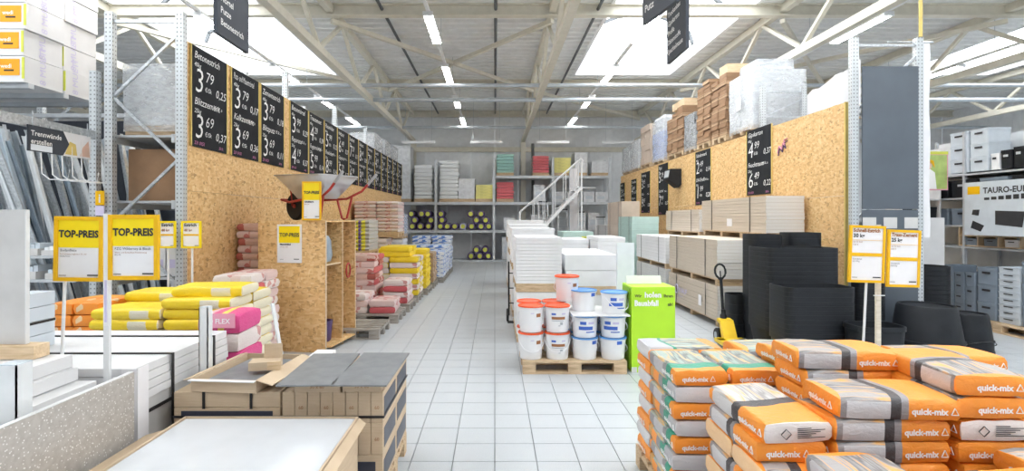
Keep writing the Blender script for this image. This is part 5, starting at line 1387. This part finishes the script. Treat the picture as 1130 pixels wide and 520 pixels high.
# second tier against the partition
def tier(label, x0, x1, y0, y1, z0, vt, mats, n, what, wrap=False):
    zt = pz(vt, y0); h = (zt - z0 - .13) / n
    def parts(t, lx, ly):
        for k in range(n):
            for i in range(2):
                put('bag', bagm(mats[(k + i) % len(mats)], round(lx / 2, 2), round(ly, 2), round(h * 1.02, 3), k % 3, False), t, ((i - .5) * lx / 2, 0, .13 + k * h))
        if wrap: film(t, lx, ly, .06, h * n + .13, .015, 7)
    load('pallet_load', label, 'pallet load', x0, x1, y0, y1, z0, parts, 'upper pallet loads along the left')
def plinth(label, x0, x1, y0, y1, z1, mats, n):
    stack(mats[0], (x0 + x1) / 2, (y0 + y1) / 2, 0, .0, n, label, 1, 1, round(x1 - x0, 2), round(y1 - y0, 2), round(z1 / n, 3), mats=mats)
plinth('beige bag beneath the purple and yellow pallet', -3.5, -2.75, 11.0, 11.85, pz(284, 11.0), ['bag_brown', 'bag_pale'], 8)
z_ = .146 + 7 * .1135 + .12
tier('purple and yellow banded film wrapped pallet load behind the yellow bags', -3.5, -2.62, 11.0, 11.9, pz(284, 11.0) + .002, 243, ['bag_purple'], 8, 'x', False)
plinth('pale bag carrying the tall pink and white pallet', -3.5, -2.25 - .45, 13.1, 14.0, pz(262, 13.1), ['bag_pale'], 9)
tier('tall pink and white bag pallet behind the purple load', -3.5, -2.40, 13.1, 14.0, pz(262, 13.1) + .002, 222, ['bag_pink', 'bag_pale'], 9, 'x')
plinth('white bag carrying the blue wrapped pallet', -3.5, -2.65, 15.2, 16.1, 1.15, ['bag_white'], 9)
tier('blue film wrapped bag pallet beyond the tall pink one', -3.4, -2.66, 15.2, 16.1, 1.152, 236, ['bag_blue'], 5, 'x', True)

# ================================================================== OSB display cabinet with wheelbarrow
cab = thing('osb_cabinet', 'free standing OSB display cabinet with open shelves facing the aisle', 'cabinet', (-2.18, 6.8, 0), R(-9))
cw, cdp, ch, th = .95, .92, 1.71, .02
bx('front_panel', 'osb', -cw, 0, 0, th, .0, ch, cab); bx('back_panel', 'osb', -cw, 0, cdp - th, cdp, 0, ch, cab)
bx('side_panel', 'osb', -cw, -cw + th, th, cdp - th, 0, ch, cab); bx('top_panel', 'osb', -cw, 0, th, cdp - th, ch - th, ch, cab)
bx('base_panel', 'osb', -cw + th, .06, th, cdp - th, .07, .09, cab); bx('divider', 'osb', -cw + th, -.005, cdp * .52, cdp * .52 + th, .09, ch - th, cab)
bx('shelf', 'osb', -cw + th, -.02, th, cdp * .52, 1.12, 1.14, cab)
bx('edge_strip', 'white_carton', -.004, .002, 0, .02, 0, ch, cab)
for y in (.0, cdp * .52, cdp - th): bx('edge_strip', 'pale_wood', 0, .004, y, y + th, 0, ch, cab)
for z in (1.12,): bx('edge_strip', 'pale_wood', -.02, -.016, th, cdp * .52, z, z + th, cab)
M9 = cab.matrix_basis if False else Matrix.Translation((-2.18, 6.8, 0)) @ Matrix.Rotation(R(-9), 4, 'Z')
def incab(x, y, z): return tuple(M9 @ Vector((x, y, z)))
o = MB().lathe([(.06, 0), (.13, .02), (.15, .10), (.13, .30), (.10, .36), (.03, .38)], 16, 'zinc_dark').obj('bucket_bundle', None, incab(-.2, .26, 1.142), smooth=True); tag(o, 'dark plastic bundle on the upper shelf of the OSB cabinet', 'bundle')
o = MB().lathe([(.08, 0), (.10, .02), (.12, .26), (.125, .28), (.11, .28), (.09, .03)], 16, 'purple_foil').obj('small_bucket', None, incab(-.16, .25, .092), smooth=True); tag(o, 'small dark bucket on the cabinet floor', 'bucket')
o = MB().tube([(0, .10 * cos(a), .10 * sin(a)) for a in [2 * pi * i / 20 for i in range(21)]], .012, 6, 'red_paint', cap=False).obj('hose_ring', None, incab(-.02, .72, 1.0), smooth=True); tag(o, 'dark red hose ring hung in the cabinet niche', 'hose')
p = incab(-.50, -.006, 1.16); price_frame('price_sign', 'yellow top price sign on the front of the OSB cabinet', p, R(-9), .34, .50, True, [('Maurerkübel', 0, .46, .03, 'ink'), ('schwarz, stabil', 0, .40, .02, 'brown_print')], rim='white_plastic')

# wheelbarrow
wb = thing('wheelbarrow', 'steel tray wheelbarrow with red frame on top of the cabinet', 'wheelbarrow', tuple(M9 @ Vector((-.34, .50, ch + .001))), R(-34))
# local: wheel towards -x, handles towards +x
def tray():
    n = 5; top = [(-.58, .30), (.42, .34)]; b = MB()
    secs = []
    prof = [((-.30, .20), (-.17, .17), .30), ((-.42, .34), (-.24, .24), .44), ((-.62, .46), (-.33, .33), .60)]
    vs = []
    for (xa, xb), (ya, yb), z in prof:
        zf = z + (.03 if z > .5 else 0)
        vs += [(xa, ya * .8, zf), (xa + .06, ya, zf), (xb - .06, ya, z), (xb, ya * .8, z), (xb, yb * .8, z), (xb - .06, yb, z), (xa + .06, yb, zf), (xa, yb * .8, zf)]
    fs = [tuple(range(8))]
    for k in range(2):
        for i in range(8): fs.append((k * 8 + i, k * 8 + (i + 1) % 8, k * 8 + 8 + (i + 1) % 8, k * 8 + 8 + i))
    b.add(vs, fs, 'tray_metal'); m = b.fix('tray', True, 30)
    return m
tr = put('tray', tray(), wb); md = tr.modifiers.new('sheet', 'SOLIDIFY'); md.thickness = .006
rim = [(-.62, -.264), (-.56, -.33), (.40, -.33), (.46, -.264), (.46, .264), (.40, .33), (-.56, .33), (-.62, .264), (-.62, -.264)]
put('tray_rim', MB().tube([(x, y, .60 + (.03 if x < 0 else 0)) for x, y in rim], .011, 6, 'tray_metal').fix('tray_rim', True), wb)
RX = Matrix.Rotation(R(90), 4, 'X')
wh = put('wheel', MB().lathe([(.13, -.035), (.18, -.045), (.205, -.02), (.205, .02), (.18, .045), (.13, .035)], 24, 'black_rubber', RX).fix('wheel', True), wb, (-.52, 0, .206))
put('rim_disc', MB().lathe([(.03, -.05), (.03, -.03), (.125, -.03), (.125, .03), (.03, .03), (.03, .05)], 16, 'red_paint', RX).fix('rim_disc', True), wh)
for s in (-1, 1):
    put('frame_tube', MB().tube([(-.74, s * .10, .30), (-.52, s * .12, .26), (-.2, s * .16, .285), (.30, s * .22, .30), (.55, s * .27, .40), (.70, s * .28, .52)], .017, 8, 'red_paint').fix('frame_tube', True), wb)
    put('hand_grip', MB().tube([(.66, s * .28, .49), (.82, s * .285, .62)], .02, 8, 'steel_bare').fix('hand_grip', True), wb)
    put('leg', MB().tube([(.12, s * .20, .30), (.20, s * .22, .03), (.24, s * .22, .015), (.30, s * .22, .03), (.38, s * .24, .32)], .015, 8, 'red_paint').fix('leg', True), wb)
    put('wheel_stay', MB().tube([(-.52, s * .07, .21), (-.46, s * .14, .42), (-.34, s * .15, .46), (-.30, s * .15, .32)], .014, 8, 'red_paint').fix('wheel_stay', True), wb)
put('nose_bar', MB().tube([(-.74, -.10, .30), (-.76, 0, .30), (-.74, .10, .30)], .017, 8, 'red_paint').fix('nose_bar', True), wb)
p = M9 @ Vector((-.36, .04, ch + .002)); price_frame('price_sign', 'yellow top price sign leaning on the wheelbarrow', (px(343, 6.75), 6.78, ch + .004), R(-4), .25, .50, True, [('Schubkarre', 0, .46, .026, 'ink'), ('85 Liter', 0, .40, .02, 'brown_print')], rim='sign_amber')

# ================================================================== white board pallets at the left front
wp = thing('white_board_pallet', 'strapped pallet of long white boards behind the speckled panel', 'board stack', (-2.68, 3.45, 0))
for k in range(3): bx('block', 'pallet_wood', -.66 + k * .58, -.56 + k * .58, -.5, .5, 0, .10, wp)
bx('base_board', 'pallet_wood', -.66, .66, -.5, .5, .10, .13, wp); bx('carton_base', 'grey_paper', -.67, .67, -.5, .5, .13, .70, wp)
for k in range(4): bx('white_board', 'white_carton', -.68, .68 - .004 * k, -.505, .505, .702 + k * .05, .748 + k * .05, wp)
for y in (-.18, .3): b = MB().box(.683, .687, y - .012, y + .012, .1, .905, 'black_strap').box(-.69, .687, y - .012, y + .012, .90, .906, 'black_strap'); put('strap', b.mesh('strap'), wp)
bx('side_strap', 'black_strap', .684, .688, -.505, .505, .62, .64, wp)
bx('corner_guard', 'white_paper', .60, .69, -.512, -.505, .13, .90, wp); bx('corner_guard', 'white_paper', .686, .692, -.512, -.42, .13, .90, wp)
t = thing('speckled_panel', 'grey speckled stone look panel standing on edge at the left front', 'panel', (-1.98, 2.22, 0))
bx('slab', 'speckled_board', -.025, .0, -.75, .68, .05, .895, t, bev=.003); bx('edge_band', 'white_carton', -.024, -.001, -.74, .67, .896, .899, t); bx('bearer', 'pallet_wood', -.05, .02, -.7, -.6, 0, .05, t); bx('bearer', 'pallet_wood', -.05, .02, .5, .6, 0, .05, t)
t = thing('white_panel_pile', 'pile of white profiled boards behind the speckled panel', 'board stack', (-2.62, 2.2, 0))
bx('carton_base', 'grey_paper', -.55, .45, -.7, .66, 0, .80, t)
for k in range(2): bx('white_board', 'white_carton', -.56, .47 - .01 * k, -.7, .66, .802 + k * .03, .829 + k * .03, t)
t = thing('long_white_board', 'uppermost pack of white boards with printed edge at the left front', 'board stack', (-2.72, 2.34, .866))
for k in range(2): bx('white_board', 'white_carton', -.4, .46 - .03 * k, -.2, .52 , k * .07, .066 + k * .07, t)
t = thing('timber_batten', 'pale timber batten under the standing grey panel', 'timber', (-2.95, 2.79, 1.006)); bx('batten', 'pale_wood', -.5, px(37, 2.74) + 2.95, -.05, .05, 0, .068, t)
t = thing('standing_panel', 'pale grey panel standing upright at the left picture edge', 'panel', (-3.1, 2.79, 1.076)); xe = px(28, 2.78) + 3.1; bx('sheet', 'grey_paper', -.3, xe, -.012, .012, 0, .71, t); bx('edge_band', 'white_paint', xe, xe + .004, -.012, .012, 0, .71, t)
t = thing('wrapped_bundle', 'strapped pale tile bundle behind the standing grey panel', 'bundle', (px(36, 3.4), 3.4, .905))
for k in range(4): bx('tile', 'crate_pale', -.09, .06, -.1, .1, k * .09, k * .09 + .086, t)
bx('strap', 'black_strap', -.095, .062, -.103, .103, .16, .175, t)
def stanchion(label, u, Y, v, w, zb=0):
    t = thing('steel_stanchion', label, 'post', (px(u, Y), Y, zb), group='galvanised stanchions'); z = pz(v, Y) - zb
    put('section', MB().box(-w / 2, w / 2, -w / 2, -w / 2 + .006, 0, z, 'zinc_light').box(-w / 2, -w / 2 + .006, -w / 2, w / 2, 0, z, 'zinc_mid').box(w / 2 - .006, w / 2, -w / 2, w / 2, 0, z, 'zinc_light').fix('section'), t)
    bx('top_cap', 'zinc_mid', -w / 2, w / 2, -w / 2, w / 2, z, z + .004, t)
stanchion('galvanised stanchion at the left picture edge beside the speckled panel', 17, 2.30, 401, .080)
stanchion('galvanised stanchion between white boards and tile cartons', 227, 3.45, 339, .058)
# signs on the plank
YT = 3.02
t = thing('sign_plank', 'white plank upright carrying the top price sign', 'plank', (px(118.5, 2.905), 2.905, 0)); bx('plank', 'white_paint', -.015, .015, -.01, .01, 0, pz(236, 2.9), t); bx('paper_strip', 'white_paper', -.013, .013, -.013, -.01, 1.15, 1.42, t)
bx('blue_print', 'pale_print', -.006, .006, -.015, -.013, 1.17, 1.40, t)
YT2 = 2.88; w = (174 - 119) * YT2 / FX
zb = pz(309, YT2); price_frame('price_sign', 'bright yellow top price sign fixed to the white plank', (px(147.5, YT2), YT2, zb), 0, w, pz(237, YT2) - zb, True, [('FZG Wilderney & Bloch', 0, .46, .020, 'ink'), ('Wand- und Bodenfliese Feinsteinzeug', 0, .41, .0115, 'brown_print'), ('60 x 30', 0, .375, .011, 'ink')])
w = (110 - 57) * YT / FX
zb = pz(311, YT); price_frame('price_sign', 'paler yellow top price sign on a thin white pole', (px(83.5, YT), YT + .02, zb), R(2), w, pz(239, YT) - zb, True, [('Bodenfliese', 0, .46, .020, 'ink'), ('Feinsteinzeug unglasiert 30 x 60', 0, .41, .0115, 'brown_print'), ('Stärke 9 mm', 0, .375, .011, 'ink')], 1, ((-.09, .02, .03), (-.10, .02, .906 - zb), .009, 'white_paint'))
for k, (u0, u1) in enumerate(((175, 194), (200, 222))):
    Y = 5.9; zb = pz(274, Y); w = (u1 - u0) * Y / FX
    price_frame('price_sign', 'small pink edged price card on the left rack upright, %s' % ('outer', 'inner')[k], (px((u0 + u1) / 2, Y), Y, zb), 0, w, pz(244, Y) - zb, False, [('Estrich', 0, .8, .05, 'ink'), ('40 kg', 0, .62, .04, 'brown_print')], pole=((0, .02, .1), (0, .02, -zb), .012, 'white_paint'), rim='sign_yellow')
t = thing('info_card', 'small yellow info card on the rack upright', 'sign', (px(110, 6.0), 6.0, pz(238, 6.0))); bx('card', 'sign_amber', -.05, .05, 0, .006, .12, .28, t); bx('card', 'pale_print', -.05, .05, 0, .006, 0, .11, t); put('lettering', MB().text('i', .14, Matrix.Translation((0, -.003, .15)), 'white_ink', 'CENTER', bold=.003).mesh('lettering'), t)

# ================================================================== tile cartons in the foreground
px0, px1, py0, py1 = -1.90, -.66, 3.12, 3.95
pallet('pallet under the brown tile cartons', ((px0 + px1) / 2, (py0 + py1) / 2, 0), 0, lx=1.24, ly=.82)
def carton(label, x0, x1, y0, y1, z0, z1, window=None, text=None, rz=0, group='tile cartons on the foreground pallet', name='tile_carton', m='cardboard'):
    t = thing(name, label, 'carton', ((x0 + x1) / 2, (y0 + y1) / 2, z0), R(rz), group); hx, hy, h = (x1 - x0) / 2, (y1 - y0) / 2, z1 - z0
    bx('carton_body', m, -hx, hx, -hy, hy, 0, h, t, bev=.003)
    if window in ('front', 'both'): bx('dark_window', 'dark_window', -hx * .86, hx * .86, -hy - .002, -hy, h * .18, h * .80, t)
    if window in ('side', 'both'): bx('dark_window', 'dark_window', hx, hx + .002, -hy * .86, hy * .86, h * .18, h * .80, t)
    if text: put('print', _BX.get(('ct', text)) or _BX.setdefault(('ct', text), MB().text(text, .028, Matrix.Identity(4), 'brown_print', 'CENTER').mesh('print')), t, (0, -hy - .003, h * .45))
    return t
zz = .146
for i in range(2):
    for j in range(2):
        xa_ = px0 + i * .62; ya_ = py0 + j * .415
        carton('tile carton with dark window in the lowest layer, %s %s' % (('near', 'far')[j], ('outer', 'aisle')[i]), xa_ + .003, xa_ + .617, ya_ + .002, ya_ + .412, zz, zz + .19, 'both')
z1 = zz + .192; z2 = z1 + .19; z3 = z2 + .185
for r_ in range(2):
    za, zb_ = (z1, z2 - .002) if r_ == 0 else (z2, z3 - .002)
    for k in range(8):
        for j in range(2):
            xa_ = px1 - .60 + k * .075; ya_ = py0 + j * .415
            carton('upright slim tile carton, %s row, %s from the aisle, %s half' % (('lower', 'upper')[r_], ORD[8 - k], ('near', 'far')[j]), xa_ + .0015, xa_ + .0735, ya_ + .002, ya_ + .412, za, zb_, 'side' if k == 7 else None, '60' if j == 0 and k % 2 else None)
for k in range(4):
    za = z1 + k * (z3 - z1) / 4
    for j in range(2):
        carton('flat tile carton on the outer side, %s layer, %s half' % (ORD[k + 1], ('near', 'far')[j]), px0, px0 + .63, py0 + j * .415 + .002, py0 + j * .415 + .412, za, za + (z3 - z1) / 4 - .002, 'front' if k == 2 and j == 0 else None)
st = thing('carton_strap', 'black plastic strap round the tile cartons', 'strap', (0, 0, z2 + .03)); b = MB().box(px0 - .004, px1 + .004, py0 - .005, py0 - .002, 0, .014, 'black_strap').box(px1 + .003, px1 + .006, py0 - .005, py1, 0, .014, 'black_strap'); put('band', b.mesh('band'), st)
for k, x in enumerate((px0 + .18, px0 + .46)):
    st = thing('carton_strap', 'black strap running over the flat cartons, %s' % ('outer', 'inner')[k], 'strap', (x, 0, z3 - .10)); put('band', MB().box(-.008, .008, py0 - .006, py0 - .003, 0, .102, 'black_strap').box(-.008, .008, py0 - .006, py1, .100, .1025, 'black_strap').mesh('band'), st)
# on top
zt = z3 + .002
carton('flat carton under the slate tiles near the middle', px0 + .72, px0 + .99, py0 - .02, py0 + .60, zt, zt + .055, None, '30 x 60')
carton('flat carton under the slate tiles at the aisle', px0 + 1.0, px1 - .01, py0 - .01, py0 + .60, zt, zt + .055, None, '30 x 60')
carton('pale flat carton behind the open carton', px0 + .58, px0 + .72, py0 + .62, py0 + .80, zt, zt + .05, None, None, m='white_carton')
def slate(label, x0, x1, y0, y1, z, rz): t = thing('slate_tile', label, 'tile', ((x0 + x1) / 2, (y0 + y1) / 2, z), R(rz), 'slate grey sample tiles'); bx('tile', 'slate_tile', -(x1 - x0) / 2, (x1 - x0) / 2, -(y1 - y0) / 2, (y1 - y0) / 2, 0, .010, t, bev=.001)
slate('slate grey tile laid on the cartons, inner one', -1.27, -.945, 3.03, 3.74, zt + .057, 2)
slate('slate grey tile laid on the cartons at the aisle', -.94, -.615, 3.03, 3.76, zt + .057, -1)
t = thing('open_carton', 'open tile carton showing a dark tile and loose flaps', 'carton', (-1.57, 3.40, zt), R(-5)); hx, hy = .20, .30
bx('carton_base', 'cardboard', -hx, hx, -hy, hy, 0, .012, t)
for (a, b_, c, d) in ((-hx, hx, -hy, -hy + .006), (-hx, hx, hy - .006, hy), (-hx, -hx + .006, -hy, hy), (hx - .006, hx, -hy, hy)): bx('carton_wall', 'cardboard', a, b_, c, d, .012, .075, t)
bx('dark_tile', 'slate_tile', -hx + .05, hx - .03, -hy + .04, hy - .04, .012, .05, t)
bx('flap', 'cardboard', -hx - .05, -hx, -hy, hy, .070, .075, t, rot=(0, R(-14), 0)); bx('flap', 'cardboard', hx, hx + .10, -hy, hy, .060, .065, t, rot=(0, R(16), 0)); bx('flap', 'white_carton', -hx, hx, -hy - .03, -hy, .07, .075, t)
t = thing('cardboard_piece', 'folded cardboard corner piece lying on the open carton', 'cardboard', (-1.45, 3.34, zt + .077), R(12))
bx('panel', 'cardboard', -.09, .09, -.06, .06, 0, .05, t); bx('panel', 'pale_wood', .02, .10, -.064, -.06, 0, .052, t); bx('upright_flap', 'cardboard', -.02, .09, .05, .056, .05, .14, t)
t = thing('batten_stick', 'thin pale stick leaning on the cardboard piece', 'stick', (-1.42, 3.46, zt + .13)); put('stick', MB().bar((.02, 0, 0), (-.06, .05, .33), .022, .012, 'white_paint').mesh('stick'), t)
# white tile in a cardboard tray, nearest to the camera
t = thing('tile_tray', 'cardboard tray on cartons holding a large white tile', 'carton', (-1.27, 2.34, 0)); hx, hy = .49, .66
bx('carton_base', 'cardboard', -hx, hx, -hy, hy, 0, .575, t)
for (a, b_, c, d) in ((-hx - .004, -hx + .006, -hy, hy), (hx - .006, hx + .004, -hy, hy), (-hx, hx, hy - .006, hy + .002)): bx('tray_wall', 'cardboard', a, b_, c, d, .575, .612, t)
bx('flap', 'cardboard', -hx - .16, -hx - .002, -hy, hy - .1, .565, .570, t, rot=(0, R(-16), 0)); bx('flap', 'cardboard', hx, hx + .05, -hy, hy, .585, .59, t, rot=(0, R(40), 0))
bx('label', 'white_paper', -hx + .1, hx - .3, hy + .002, hy + .004, .5, .56, t)
t2 = thing('white_tile', 'large glossy white tile lying in the cardboard tray', 'tile', (-1.27, 2.34, .577)); plain('gloss_white', (.62, .64, .67), .15, var=.03); bx('tile', 'gloss_white', -hx + .012, hx - .012, -hy + .012, hy - .014, 0, .028, t2, bev=.002)
